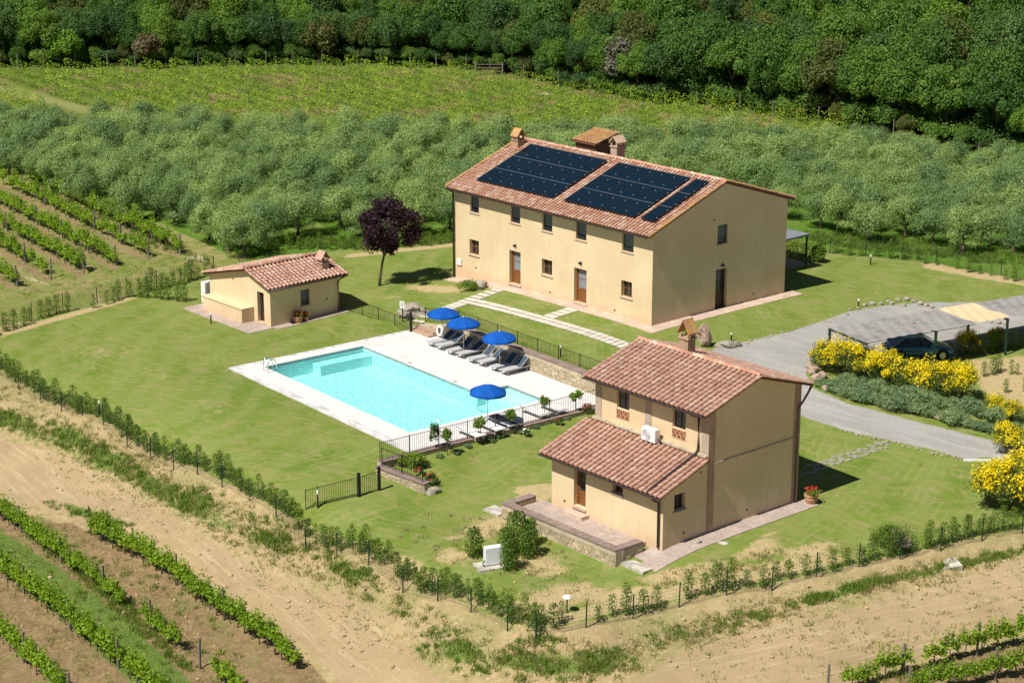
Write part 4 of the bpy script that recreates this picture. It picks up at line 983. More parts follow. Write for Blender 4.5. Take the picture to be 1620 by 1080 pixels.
# ------------------------------------------------------------------ annex
WA, DA = 7.05, 5.55
ann = empty('annex', FA.o, -FA.t, 'low ochre outbuilding with a tiled gable roof near the vineyard', 'outbuilding')
a0 = Wall(ann, -WA, 0, 0); a1 = Wall(ann, 0, 0, math.pi / 2); a2 = Wall(ann, 0, DA, math.pi); a3 = Wall(ann, -WA, DA, -math.pi / 2)
RX, RZ, ZR, ZL = 2.35, 3.38, 2.66, 2.25
a0.skin(WA, -1, 2.2, [(WA - 1.47, WA - .72, .1, 2.14)], [(0, 2.2), (WA, 2.2), (WA, ZR), (WA - RX, RZ), (0, ZL)])
a0.door(WA - 1.47, WA - .72, .1, 2.14, .7, pane='glass', m='wood_dark')
a1.skin(DA, -1, ZR, [(2.42, 3.15, .98, 2.04)]); a1.screen_window(2.42, 3.15, .98, 2.04); a1.vent(4.55, 1.1)
a2.skin(WA, -1, 2.2, (), [(0, 2.2), (WA, 2.2), (WA, ZL), (RX, RZ), (0, ZR)]); a3.skin(DA, -1, ZL)
a0.vent(WA - 4.2, 2.45)
box = MB().box(-6.55, -1.92, -.95, -.003, -.5, .95).build('fuel_store', M['plaster'], ann); MB().box(-6.6, -1.87, -1.0, -.002, .952, 1.0).build('coping', M['plaster'], box)
# its ridge runs front to back: build the slopes in turned axes
def slope_x(x_e, z_e, x_r, z_r, seed):
    """slope rising along x: built along y and turned a quarter"""
    r = tiled_slope(ann, -.32, DA + .42, -x_e, z_e, -x_r, z_r, M['tile'], .31, .34, 0, 'roof', seed)
    r.rotation_euler = (0, 0, math.pi / 2); return r
s1 = slope_x(.42, ZR + .1 - .12, -RX, RZ + .12, 51); s2 = slope_x(-WA - .35, ZL + .1 - .07, -RX, RZ + .12, 52)
ridge_row(ann, (-RX, -.34, RZ + .2), (-RX, DA + .44, RZ + .2), M['tile_old'], seed=53)
MB().tube([(.5, -.3, ZR - .08), (.5, DA + .4, ZR - .08)], .06, 6).build('gutter', M['gutter'], ann, smooth=True)
MB().tube([(.5, DA + .3, ZR - .1), (.2, DA - .05, ZR - .35), (.1, DA - .12, 2.1), (.1, DA - .12, 0)], .05, 8).build('downpipe', M['gutter'], ann, smooth=True)
chimney(ann, -.75, 4.85, 2.6, 3.35, .55, .55, .7, 'y', 'tile')

# ------------------------------------------------------------------ air conditioners
def ac_unit(loc, rz, label, w=.85, h=.62, d=.32, legs=.1):
    o = empty('air_conditioner', loc, rz, label, 'air conditioner')
    MB().box(-w / 2, w / 2, -d / 2, d / 2, legs, legs + h).build('casing', M['white'], o)
    n = 20; r = h * .4; mb = MB(); cx = -w * .13; cz = legs + h / 2
    mb.v += [(cx + r * math.cos(6.283 * i / n), -d / 2 - .012, cz + r * math.sin(6.283 * i / n)) for i in range(n)]; mb.f.append(tuple(range(n)))
    f = mb.build('fan_grille', M['sling'], o)
    for q in (.45, .75, 1.0):
        pts = [(cx + r * q * math.cos(6.283 * i / n), -d / 2 - .02, cz + r * q * math.sin(6.283 * i / n)) for i in range(n + 1)]; MB().tube(pts, .01, 4).build('ring', M['white'], f)
    for q in (-1, 1): MB().box(q * w * .36 - .03, q * w * .36 + .03, -d / 2, d / 2, 0, legs).build('foot', M['black'], o)
    MB().tube([(w / 2, .05, legs + .2), (w / 2 + .12, .08, legs + .1), (w / 2 + .14, .15, legs + .02), (w / 2 + .05, d / 2, legs)], .03, 6).build('pipe', M['black'], o, smooth=True)
    return o
ac_unit(FS.W(-3.55, DS - .42, 4.0 - .22), -FS.t, 'white air conditioner on the cottage lean-to roof', .95, .66, legs=.18)
p = on_ground(780, 893); ac_unit(p, R(200), 'white air conditioner standing on concrete among the shrubs', .85, .85, .4, .1)
tag(MB().box(-.7, .7, -.55, .5, -.15, .05).build('concrete_pad', M['concrete'], None, p + np.array([-.15, -.1, 0]), (0, 0, R(20))), 'grey concrete pad under the white unit among shrubs', 'pad')
p = FA.W(-7.6, .25, 0); ac_unit(p, -FA.t + math.pi, 'tall white air conditioner against the annex side wall', .5, 1.45, .9, .1)

# ------------------------------------------------------------------ plants kit
def leaf_arrays(P, Nrm, size, aspect, rng, spread=.8):
    """diamond leaves at points P turned roughly to Nrm"""
    n = len(P); size = np.broadcast_to(size, (n,))
    d = Nrm + rng.normal(size=(n, 3)) * spread; d /= np.linalg.norm(d, axis=1, keepdims=True) + 1e-9
    a = np.cross(d, rng.normal(size=(n, 3))); a /= np.linalg.norm(a, axis=1, keepdims=True) + 1e-9
    b = np.cross(d, a); s = size[:, None] * rng.uniform(.7, 1.3, (n, 1))
    V = np.stack([P - a * s * .5, P + b * s * .5 * aspect + d * s * .06, P + a * s * .5, P - b * s * .5 * aspect + d * s * .06], 1).reshape(-1, 3)
    return V
def leaf_mesh(name, P, Nrm, size, aspect, m, rng, spread=.8, tone=None):
    V = leaf_arrays(P, Nrm, size, aspect, rng, spread); F_ = np.arange(len(V)).reshape(-1, 4)
    return np_mesh(name, V, F_, m, False, {'tone': np.repeat(tone, 4)} if tone is not None else None)
def clump_crown(rng, n_leaf, c, r, n_clump=22, clump_r=.42, shell=.75, flat=0.0, full=False):
    """leaf points on many overlapping clumps filling an ellipsoid"""
    d = rng.normal(size=(n_clump, 3)); d /= np.linalg.norm(d, axis=1, keepdims=True)
    if not full: d[:, 2] = np.abs(d[:, 2]) * (1 - flat) - .25 * rng.random(n_clump)
    cc_ = d * (rng.uniform(.35, 1.0, (n_clump, 1)) ** .6) * (1 - clump_r * .55); rr = clump_r * rng.uniform(.65, 1.3, n_clump)
    k = rng.integers(0, n_clump, n_leaf); q = rng.normal(size=(n_leaf, 3)); q /= np.linalg.norm(q, axis=1, keepdims=True)
    rad = rng.uniform(shell, 1.0, n_leaf) * rr[k]
    P = cc_[k] + q * rad[:, None]; N = q + .35 * cc_[k] + np.array([0, 0, .35])
    return P * np.array(r) + np.array(c), N
def trunk_mesh(name, rng, h, r, m, limbs=4, spread=1.0, lean=(0, 0)):
    mb = MB(); top = Vector((lean[0], lean[1], h)); mid = Vector((lean[0] * .4 + rng.normal() * .05, lean[1] * .4 + rng.normal() * .05, h * .5))
    mb.tube([(0, 0, -.2), (0, 0, .05), mid, top], [r * 1.35, r * 1.1, r * .85, r * .7], 7)
    for i in range(limbs):
        a = 6.283 * i / limbs + rng.uniform(-.5, .5); e = Vector((math.cos(a) * spread * rng.uniform(.6, 1), math.sin(a) * spread * rng.uniform(.6, 1), h * rng.uniform(.7, 1.2)))
        mb.tube([top, top + e * .5 + Vector((0, 0, .1)), top + e], [r * .6, r * .4, r * .12], 5)
    return mb.mesh(name, m, True)
class Plant:
    """a kind of plant: a few meshes per part, planted as copies"""
    def __init__(s, name, variants): s.name = name; s.vs = variants
    def put(s, loc, label, cat, group=None, scale=1.0, rz=None, k=None, sz=None):
        v = s.vs[random.randrange(len(s.vs)) if k is None else k % len(s.vs)]
        o = empty(s.name, loc, random.uniform(0, 6.28) if rz is None else rz, label, cat, group)
        o.scale = (scale, scale, scale if sz is None else sz)
        for nm, me in v: link(nm, me, o)
        return o
rng = np.random.default_rng(21)
def olive_variant(i):
    r = np.random.default_rng(100 + i); w = r.uniform(1.6, 1.9); h = r.uniform(1.6, 1.9)
    P, N = clump_crown(r, 5200, (0, 0, 1.75), (w, w * r.uniform(.9, 1.1), h), 26, .38, .45)
    P2, N2 = clump_crown(r, 1000, (0, 0, .95), (w * .9, w * .9, .9), 12, .4, .3); P = np.concatenate([P, P2]); N = np.concatenate([N, N2]); P[:, 2] = np.maximum(P[:, 2], .1)
    return [('trunk', trunk_mesh('trunk', r, 1.1, .16, M['bark'], 4, .8)), ('crown', leaf_mesh('crown', P, N, .17, .3, M['leaf_olive'], r, .6))]
olive = Plant('olive_tree', [olive_variant(i) for i in range(6)])
def oak_variant(i, n=12500):
    r = np.random.default_rng(200 + i); w = r.uniform(2.6, 3.4); h = r.uniform(2.7, 4.1)
    P, N = clump_crown(r, n, (0, 0, 3.9), (w, w, h), int(r.integers(30, 50)), r.uniform(.27, .34), .5)
    P2, N2 = clump_crown(r, n // 5, (0, 0, 1.3), (w * .9, w * .9, 1.3), 12, .42, .5)
    return [('trunk', trunk_mesh('trunk', r, 2.6, .2, M['bark'], 5, 1.6)), ('crown', leaf_mesh('crown', np.concatenate([P, P2]), np.concatenate([N, N2]), .2, .7, M['leaf_oak' if i < 4 else 'leaf_oak_light' if i < 6 else 'leaf_oak_dark' if i < 9 else 'leaf_oak_brown'], r, .6))]
oak = Plant('woodland_tree', [oak_variant(i) for i in range(10)])
def vine_variant(i, L=1.05, n=430):
    r = np.random.default_rng(300 + i)
    P = np.stack([r.uniform(-L / 2, L / 2, n), r.normal(0, .115, n), .6 + np.abs(r.normal(0, .27, n)) + .1 * r.random(n)], 1)
    up = r.random(n) < .18; P[up, 2] += r.uniform(0, .5, up.sum()); P[:, 2] += .14 * np.sin(P[:, 0] * 5 + i); N = np.stack([r.normal(0, .4, n), np.sign(P[:, 1]) * .5, np.full(n, .7)], 1)
    mb = MB().tube([(0, 0, -.1), (.02, .01, .3), (-.02, 0, .6)], [.035, .028, .025], 5); mb.tube([(-.02, 0, .58), (-.25, 0, .66), (-L / 2, 0, .66)], [.022, .018, .012], 4); mb.tube([(-.02, 0, .58), (.25, 0, .66), (L / 2, 0, .66)], [.022, .018, .012], 4)
    return [('trunk', mb.mesh('trunk', M['bark_pale'], True)), ('foliage', leaf_mesh('foliage', P, N, .118, .85, M['leaf_vine'], r, .8))]
vine = Plant('grapevine', [vine_variant(i) for i in range(7)])
def shrub_variant(i, h=1.05, w=.27, n=260, m='leaf_shrub', size=.088):
    n = int(n * 1.3)
    r = np.random.default_rng(400 + i); z = r.uniform(.02, 1.0, n) ** .9 * h; rad = w * (1.0 - .55 * (z / h - .45) ** 2 * 3) * np.sqrt(r.random(n)); a = r.uniform(0, 6.283, n)
    P = np.stack([rad * np.cos(a), rad * np.sin(a), z], 1); N = np.stack([np.cos(a), np.sin(a), np.full(n, .6)], 1)
    return [('foliage', leaf_mesh('foliage', P, N, size, .5, M[m], r, .7)), ('stem', MB().tube([(0, 0, -.08), (.01, 0, h * .8)], [.018, .008], 4).mesh('stem', M['bark_pale']))]
hedge = Plant('hedge_shrub', [shrub_variant(i, r_[0], r_[1], r_[2]) for i, r_ in enumerate(((1.05, .27, 260), (.9, .24, 210), (1.2, .25, 280), (.75, .22, 150), (1.1, .32, 330), (.95, .2, 140)))])
bush = Plant('leafy_shrub', [shrub_variant(20 + i, 1.5, .5, 800, 'leaf_shrub', .12) for i in range(3)])
def mound_variant(i, n, r, size, asp, m, c=18, flat=0.0):
    g_ = np.random.default_rng(500 + i); P, N = clump_crown(g_, n, (0, 0, r[2] * .55), r, c, .45, .4, flat); P[:, 2] = np.maximum(P[:, 2], .02)
    return leaf_mesh('foliage', P, N, size, asp, M[m], g_, .7)
lav = Plant('lavender_bush', [[('foliage', mound_variant(i, 1500, (.85, .8, .62), .24, .14, 'leaf_lav'))] for i in range(4)])
def broom_variant(i, r=(1.0, 1.0, 1.05), n=1400):
    g_ = np.random.default_rng(540 + i); P, N = clump_crown(g_, n, (0, 0, r[2] * .75), r, 20, .42, .35); P[:, 2] = np.maximum(P[:, 2], .02)
    P2, N2 = clump_crown(g_, int(n * 1.7), (0, 0, r[2] * .88), (r[0] * 1.04, r[1] * 1.04, r[2] * 1.02), 24, .33, .5); N2 = N2 + np.array([0, 0, .3])
    st = MB()
    for k in range(8): a = k * .785; st.tube([(0, 0, -.1), (.3 * r[0] * math.cos(a), .3 * r[1] * math.sin(a), r[2] * .8)], [.03, .01], 4)
    return [('stems', st.mesh('stems', M['bark_pale'])), ('foliage', leaf_mesh('foliage', P, N, .2, .16, M['leaf_broom'], g_, .8)), ('blossom', leaf_mesh('blossom', P2, N2, .08, .8, M['bloom_broom'], g_, .8))]
broom = Plant('broom_bush', [broom_variant(i) for i in range(4)])

def row_points(p, q, step, jit=.06):
    p, q = np.array(p[:2]), np.array(q[:2]); L = np.linalg.norm(q - p); n = max(1, int(L / step)); d = (q - p) / L
    return [p + d * (i + .5) * L / n + RNG.normal(0, jit, 2) for i in range(n)]
def poly_points(pix, step, jit=.06, off=0.0):
    """evenly spaced plan points along a line given by its photo pixels; off moves it sideways"""
    W_ = [ground(*a)[:2] for a in pix]; out = []; carry = 0.0
    for a, b in zip(W_[:-1], W_[1:]):
        L = np.linalg.norm(b - a); d = (b - a) / L; nrm = np.array([-d[1], d[0]]); s_ = carry
        while s_ < L: out.append(a + d * s_ + nrm * off + RNG.normal(0, jit, 2)); s_ += step
        carry = s_ - L
    return out

# ------------------------------------------------------------------ olive grove
OL_F = [(-60, 262), (0, 275), (33, 292), (104, 315), (178, 335), (255, 364), (296, 380), (344, 394), (385, 408), (463, 381), (530, 374), (600, 382), (690, 372), (800, 355), (1000, 345), (1180, 350), (1278, 356), (1367, 379), (1436, 379), (1492, 401), (1533, 405), (1603, 400), (1700, 410)]
OL_B = [(1700, 300), (1620, 284), (1400, 257), (1200, 246), (1000, 236), (800, 236), (540, 236), (300, 222), (100, 212), (0, 210), (-60, 206)]
OLP = [tuple(ground(u, v)[:2]) for u, v in OL_F + OL_B]
cand = []
dirv = np.array([.606, -.795]); nrmv = np.array([.795, .606])
for i in range(-40, 60):
    for j in range(-60, 60):
        p = np.array([-10, 155]) + dirv * i * 2.85 + nrmv * j * 3.15 + np.array([RNG.uniform(-.5, .5), RNG.uniform(-.5, .5)])
        cand.append(p)
cand = np.array(cand); sd = poly_sd(cand[:, 0], cand[:, 1], OLP)
uu, vv = project(cand[:, 0], cand[:, 1], np.full(len(cand), 1.5))
hid = (uu > 760) & (uu < 1225) & (vv > 290) & (vv < 420)     # wholly behind the farmhouse
OLX = np.array([p for p in cand if (-75 < p[0] < 70)]); ux, vx = project(OLX[:, 0], OLX[:, 1], np.full(len(OLX), 1.5)); sx = (vx > np.interp(OLX[:, 0], [-80, -42, 42, 80], [205, 215, 300, 330])) & (vx < np.interp(OLX[:, 0], [-80, -42, 42, 80], [255, 265, 405, 420])) & ((ux < -45) | (ux > 1665)); OLX = OLX[sx]
cand = cand[(sd > -1.0) & ~hid & (uu > -45) & (uu < 1665)]
cand = cand[np.argsort(cand[:, 1])]
print('olives', len(cand))
GO = 'olive trees of the grove'
spec = [ground(385, 400)[:2], ground(190, 318)[:2], ground(1367, 379)[:2], ground(1603, 400)[:2]]
spec_lab = ['olive tree at the grove corner just behind the annex roof', 'pale sunlit olive tree standing above the vineyard edge', 'olive tree nearest the grassy corner behind the dark gazebo', 'grey olive tree beside the shrub row at the far lawn corner']
used = {}
for k, sp_ in enumerate(spec): used[int(np.argmin(((cand - sp_) ** 2).sum(1)))] = spec_lab[k]
over = list(OLX)
for i, p in enumerate(cand):
    if i >= 296: over.append(p); continue
    olive.put(stand(p[0], p[1]), used.get(i, 'grey-green olive tree in the dense grove behind the houses'), 'olive tree', GO, random.uniform(.84, 1.14), k=random.randrange(6))
if over:
    V = []
    for p in over:
        r = np.random.default_rng(int(abs(p[0] * 1000)) + 5); P, N = clump_crown(r, 1500, (p[0], p[1], zg(*p) + 1.9), (1.75, 1.75, 1.75), 28, .38, .3); V.append(leaf_arrays(P, N, .32, .32, r, .7))
    V = np.concatenate(V); tag(link('olive_grove', np_mesh('olive_grove', V, np.arange(len(V)).reshape(-1, 4), M['leaf_olive'])), 'olive trees at the outer ends of the grove', 'olive grove', kind='stuff')

# ------------------------------------------------------------------ woodland
GW_ = 'trees along the edge of the wood'
xs = []; x = -66.0
while x < 60: xs.append(x); x += random.uniform(2.4, 3.6)
ntree = 0
for x in xs:
    big = 1.0 + .25 * sstep(5, 30, x)
    y = float(forest_edge(x)) + random.uniform(.8, 2.6)
    oak.put(stand(x, y), 'dark green tree in the front row of the wood', 'tree', GW_, random.uniform(.66, .92) * float(big), sz=None); ntree += 1
y0 = 3.2; nwood = 0
while y0 < 60:
    x = -80 + random.uniform(0, 3)
    while x < 70:
        X = x + random.uniform(-1.1, 1.1); Y = float(forest_edge(X)) + y0 + random.uniform(-1.2, 1.2); z = zg(X, Y); u, v = project(X, Y, z + 1.0)
        if -40 < u < 1660 and v > -20:
            big = random.uniform(.58, 1.08) * (1 + .15 * float(sstep(5, 30, X))); nwood += 1
            oak.put((X, Y, z), 'tree in the dense wood behind the front row of crowns', 'tree', 'trees inside the wood', big, sz=big * random.uniform(.95, 1.35))
        x += 3.4 * random.uniform(.75, 1.3)
    y0 += 3.0
# the wood and the grove go on beyond the picture
far_w = []; far_t = []
for y0 in np.arange(1.5, 60, 4.2):
    for x in np.arange(-125, 95, 4.4):
        X = x + random.uniform(-1.3, 1.3); Y = float(forest_edge(X)) + y0 + random.uniform(-1.3, 1.3); z = zg(X, Y); u, v = project(X, Y, z + 1.0)
        if -420 < u < 2040 and v > -150 and not (-40 < u < 1660 and v > -20):
            r = np.random.default_rng(int(1e6 + X * 977 + Y * 131)); big = random.uniform(.65, 1.15)
            P, N = clump_crown(r, 800, (X, Y, z + 3.9 * big), (2.8 * big, 2.8 * big, 3.6 * big), 26, .36, .5); far_w.append(leaf_arrays(P, N, .55, .75, r, .6)); far_t.append(np.full(len(P) * 4, r.random()))
V = np.concatenate(far_w); tag(link('woodland', np_mesh('woodland', V, np.arange(len(V)).reshape(-1, 4), M['leaf_wood'], False, {'tone': np.concatenate(far_t)})), 'upper part of the wood higher up the hillside', 'wood', kind='stuff')
print('wood trees', nwood, ntree, len(V) // 4)
# a few trees that stand out in the wood's edge
for (u, v, sc, lb, cols) in ((110, 108, .62, 'bright yellow-green tree at the edge of the wood', ((.10, .22, .02), (.17, .30, .03), (.2, .33, .03))),
                       (233, 109, .6, 'brownish half-dry tree at the edge of the wood', ((.16, .13, .06), (.22, .17, .09), (.12, .13, .05))),
                       (505, 103, .75, 'olive-brown rounded tree in the wood above the vineyard', ((.10, .12, .03), (.15, .16, .045), (.12, .10, .04))),
                       (985, 150, .85, 'grey leafless looking tree at the edge of the wood', ((.16, .15, .11), (.22, .2, .15), (.1, .12, .05))),
                       (1340, 185, .95, 'bronze-green tree beside the posts at the right of the wood', ((.09, .11, .03), (.13, .15, .035), (.08, .09, .03))),
                       (1480, 214, 1.0, 'large brownish green tree at the right end of the wood', ((.085, .10, .03), (.13, .14, .04), (.10, .08, .03)))):
    p = ground(u, v); r = np.random.default_rng(u); mm = m_leaf('leaf_' + lb.split()[0].replace('-', '_'), cols, .25, .1)
    P, N = clump_crown(r, 4200, (0, 0, 3.6), (2.9, 2.9, 3.4), 30, .34, .55)
    o = empty('woodland_tree', stand(p[0], p[1]), 0, lb, 'tree', GW_); o.scale = (sc, sc, sc)
    link('trunk', trunk_mesh('trunk', r, 2.2, .2, M['bark'], 5, 1.5), o); link('crown', leaf_mesh('crown', P, N, .36, .7, mm, r, .8), o)
# fence posts along the wood
postm = MB().box(-.035, .035, -.035, .035, -.3, 1.7).mesh('fence_post', M['post_wood'])
wfn = empty('wire_fence', stand(-56, float(forest_edge(-56)) - 1), 0, 'line of grey posts along the edge of the wood', 'fence')
px_ = -58.0
while px_ < 46:
    y = float(forest_edge(px_)) - .9 + random.uniform(-.2, .2); q = stand(px_, y); link('post', postm, wfn, np.array(q) - np.array(wfn.location), (random.uniform(-.05, .05), random.uniform(-.05, .05), 0)); px_ += random.uniform(2.6, 4.2)
mb = MB()
for hgt in ():
    for k in range(26):
        xa, xb = -58 + 4 * k, -58 + 4 * (k + 1); mb.tube([stand(xa, float(forest_edge(xa)) - .9, hgt), stand(xb, float(forest_edge(xb)) - .9, hgt)], .012, 3, False)
r = np.random.default_rng(12)
for x in np.arange(-58, 50, 2.1):
    y = float(forest_edge(x)) + r.uniform(-.2, .8); o = oak.put(stand(x + r.uniform(-.6, .6), y), 'low scrub at the foot of the wood', 'shrub', 'scrub at the foot of the wood', r.uniform(.2, .36)); o.name = 'scrub_bush'
gp = stand(*ground(752, 119)[:2]); gt = empty('field_gate', gp, 0, 'small grey bar gate where the track enters the wood', 'gate')
for q in (0, 2.9): MB().box(q - .08, q + .08, -.08, .08, -.2, 1.4).build('post', M['post_wood'], gt)
for q in (.35, .75, 1.1): MB().box(.1, 2.8, -.03, .03, q, q + .09).build('bar', M['copper'], gt)

# ------------------------------------------------------------------ far vineyard
FVP = [tuple(ground(u, v)[:2]) for u, v in ((-60, 122), (0, 116), (280, 114), (550, 110), (740, 118), (770, 128), (1000, 160), (1160, 176), (1380, 208), (1330, 222), (1200, 226), (1000, 222), (700, 222), (540, 222), (300, 210), (190, 196), (140, 170), (0, 138), (-60, 128))]
FVP2 = [tuple(ground(u, v)[:2]) for u, v in ((-60, 138), (0, 150), (85, 172), (60, 184), (0, 184), (-60, 184))]
vl = []; vt = []
for i in range(-70, 80):
    L0 = np.arange(-110, 110, .8); base = np.array([-10, 195]) + nrmv * i * 2.3
    pts = base[None] + dirv[None] * L0[:, None]; pts += RNG.normal(0, .08, pts.shape)
    ins = (poly_sd(pts[:, 0], pts[:, 1], FVP) > 0) | (poly_sd(pts[:, 0], pts[:, 1], FVP2) > 0)
    for p in pts[ins]:
        if RNG.random() < .05: continue
        z = zg(p[0], p[1]); n = 60
        al_ = RNG.uniform(-.45, .45, n)
        P = np.stack([p[0] + dirv[0] * al_ + RNG.normal(0, .13, n), p[1] + dirv[1] * al_ + RNG.normal(0, .13, n), z + .2 + RNG.uniform(0, 1.45, n)], 1)
        vl.append(leaf_arrays(P, np.tile([0, -.3, .7], (n, 1)), .155, .75, RNG, .8)); vt.append(np.full(n * 4, RNG.random()))
V = np.concatenate(vl); print('far vine quads', len(V) // 4)
tag(link('far_vineyard', np_mesh('far_vineyard', V, np.arange(len(V)).reshape(-1, 4), M['leaf_vine_far'], False, {'tone': np.concatenate(vt)})), 'green vineyard rows on the slope below the wood', 'vineyard', kind='stuff')

# ------------------------------------------------------------------ near vineyards
vpost = MB().box(-.045, .045, -.045, .045, -.2, 1.55).mesh('vineyard_post', M['post_wood'])
vpost_d = MB().tube([(0, 0, -.2), (0, 0, 1.65)], [.06, .05], 6).mesh('vineyard_post', M['bark_pale'])
def vine_row(p, q, step, where, grp, gaps=(), post_every=4.6, thick=1.0, first_post=True, skipf=.06, postm=vpost):
    p, q = np.array(p[:2], float), np.array(q[:2], float); L = np.linalg.norm(q - p); d = (q - p) / L; ang = math.atan2(d[1], d[0])
    s_ = .4
    while s_ < L - .2:
        if not any(a <= s_ / L <= b for a, b in gaps) and random.random() > skipf:
            w = p + d * s_; u, v = project(w[0], w[1], zg(w[0], w[1]) + .8)
            if -40 < u < 1660 and v < 1130:
                vine.put(stand(w[0], w[1]), f'leafy grapevine in {where}', 'grapevine', grp, thick * random.uniform(.85, 1.15), ang + random.choice((0, math.pi)) + random.uniform(-.06, .06), sz=thick * random.uniform(.75, 1.2))
        s_ += step
    s_ = 0 if first_post else post_every; pts = []
    while s_ <= L + .01:
        w = p + d * s_; u, v = project(w[0], w[1], zg(w[0], w[1]) + .8); pts.append(stand(w[0], w[1]))
        if -40 < u < 1660 and v < 1130:
            o = link('vineyard_post', postm, None, stand(w[0], w[1]), (random.uniform(-.05, .05), random.uniform(-.05, .05), ang)); tag(o, f'grey wooden post in {where}', 'post', 'posts of ' + where)
        s_ += post_every
    if len(pts) > 1:
        mb = MB()
        for h in (.66, 1.0, 1.3): mb.tube([(a, b, c + h) for a, b, c in pts], .006, 3, False)
        o0 = np.array(pts[0]); mb.v = [tuple(np.array(q_) - o0) for q_ in mb.v]
        tag(mb.build('trellis_wire', M['iron'], None, o0), 'trellis wires along ' + where.split(',')[0], 'wire')
def rowpix(a, b, ext0=0.0, ext1=0.0):
    p, q = ground(*a)[:2], ground(*b)[:2]; d = (q - p) / np.linalg.norm(q - p); return p - d * ext0, q + d * ext1
p, q = rowpix((144, 846), (472, 1063)); vine_row(p, q, .62, 'the vineyard row right beside the dirt track', 'vines beside the dirt track', (), 4.3, 1.0, postm=vpost_d)
p, q = rowpix((0, 822), (298, 1043), 2, 4.5); vine_row(p, q, .68, 'the second vineyard row below the dirt track', 'vines of the second row', ((.60, .655), (.80, .90)), 4.6, .95)
p, q = rowpix((0, 912), (212, 1077), 2, 3); vine_row(p, q, .6, 'the third vineyard row by the green grass strip', 'vines of the third row', (), 4.6, 1.02)
p, q = rowpix((0, 1015), (63, 1070), 2, 3); vine_row(p, q, .66, 'the vineyard row in the lower left corner', 'vines of the corner row', (), 4.4, 1.0)
p, q = rowpix((1340, 1092), (1582, 1027), 1, 6); vine_row(p, q, .85, 'the upper vineyard row in the lower right corner', 'vines of the lower right row', ((.0, .03), (.28, .36)), 3.9, 1.0)
p, q = rowpix((1470, 1095), (1600, 1072), 1, 5); vine_row(p, q, .8, 'the lowest vineyard row in the lower right corner', 'vines of the lowest right row', (), 4.2, .95)
ends = [(-30, 472), (28, 455), (81, 440), (133, 432), (183, 421), (235, 408), (285, 403)]
for k, e in enumerate(ends):
    q = ground(*e)[:2]; p = q - dirv * (8 + 5.2 * k if k < 3 else 26)
    vine_row(q, p, .9, f'the {["outermost left", "second", "third", "fourth", "fifth", "sixth", "olive side"][k]} row of the upper left vineyard', f'vines of the upper vineyard row {["one", "two", "three", "four", "five", "six", "seven"][k]}', (), 4.4, random.uniform(1.0, 1.12), True, .1)

# ------------------------------------------------------------------ railings
def railing(label, pts, h=1.0, gap=.125, post=2.0, m='iron', thick=.012, end_posts=True):
    """iron railing along 3-D points: posts, two rails and upright bars"""
    pts = [np.array(p, float) for p in pts]; o = empty('iron_railing', pts[0], 0, label, 'railing'); o0 = pts[0]
    bm_ = MB().box(-thick / 2, thick / 2, -thick / 2, thick / 2, .08, h - .02).mesh('baluster', M[m]); pm_ = MB().box(-.02, .02, -.02, .02, -.15, h + .05).mesh('post', M[m])
    for a, b in zip(pts[:-1], pts[1:]):
        L = np.linalg.norm((b - a)[:2]); n = max(1, int(round(L / gap))); ang = math.atan2(b[1] - a[1], b[0] - a[0]); np_ = max(1, int(round(L / post)))
        for k in range(n):
            if k * np_ % n < np_: continue
            link('baluster', bm_, o, a + (b - a) * k / n - o0, (0, 0, ang))
        for k in range(np_ + 1): link('post', pm_, o, a + (b - a) * k / np_ - o0, (0, 0, ang))
        MB().beam(a - o0 + [0, 0, h], b - o0 + [0, 0, h], .03, .022).beam(a - o0 + [0, 0, .1], b - o0 + [0, 0, .1], .02, .018).build('rail', M[m], o)
    return o
def fp(x, y, z=None):
    w = FP.W(x, y); return (w[0], w[1], zg(w[0], w[1]) if z is None else z)
railing('brown poolside railing behind the young standard trees', [fp(2.92, -3.95, -1.2), fp(2.92, 13.3, -1.2)], 1.0, .125, 2.0, 'iron_rust')
railing('dark railing above the retaining wall behind the blue parasols', [fp(-16.7, 12.95), fp(-13, 12.95), fp(-9, 13.0), fp(-5, 13.0), fp(-1, 13.0), fp(3, 13.0), fp(6.4, 13.0)], .95, .125, 2.0)
pa = on_ground(651, 517); pb = on_ground(573, 499); pd_ = on_ground(541, 490)
railing('dark railing running from the pool gate post to the annex', [pa, pb, pd_], .95, .13, 1.9)
railing('short dark railing on the stone corner wall', [(pc[0] + .12, pc[1] - .05, -1.30), (pe[0] - .25, pe[1] + .1, -1.62)], .98, .14, 1.6)
g0, g1, g2 = on_ground(484, 806), on_ground(568, 785), on_ground(601, 775)
railing('low black gate railing between the hedge and the stone corner wall', [g0, on_ground(503, 801), g1, g2], 1.05, .12, 2.4, 'iron', .018)
def thick_post(u, v, h, label, w=.13):
    p = on_ground(u, v); o = MB().box(-w / 2, w / 2, -w / 2, w / 2, -.2, h).box(-w / 2 - .015, w / 2 + .015, -w / 2 - .015, w / 2 + .015, h + .001, h + .03).build('gate_post', M['iron'], None, p, (0, 0, -.9)); return tag(o, label, 'post')
thick_post(568, 785, 1.25, 'thick black gate post in the middle of the low gate railing'); thick_post(600, 775, 1.25, 'thick black gate post against the stone corner wall'); thick_post(650, 517, 1.5, 'thick dark gate post next to the white lifebuoy')

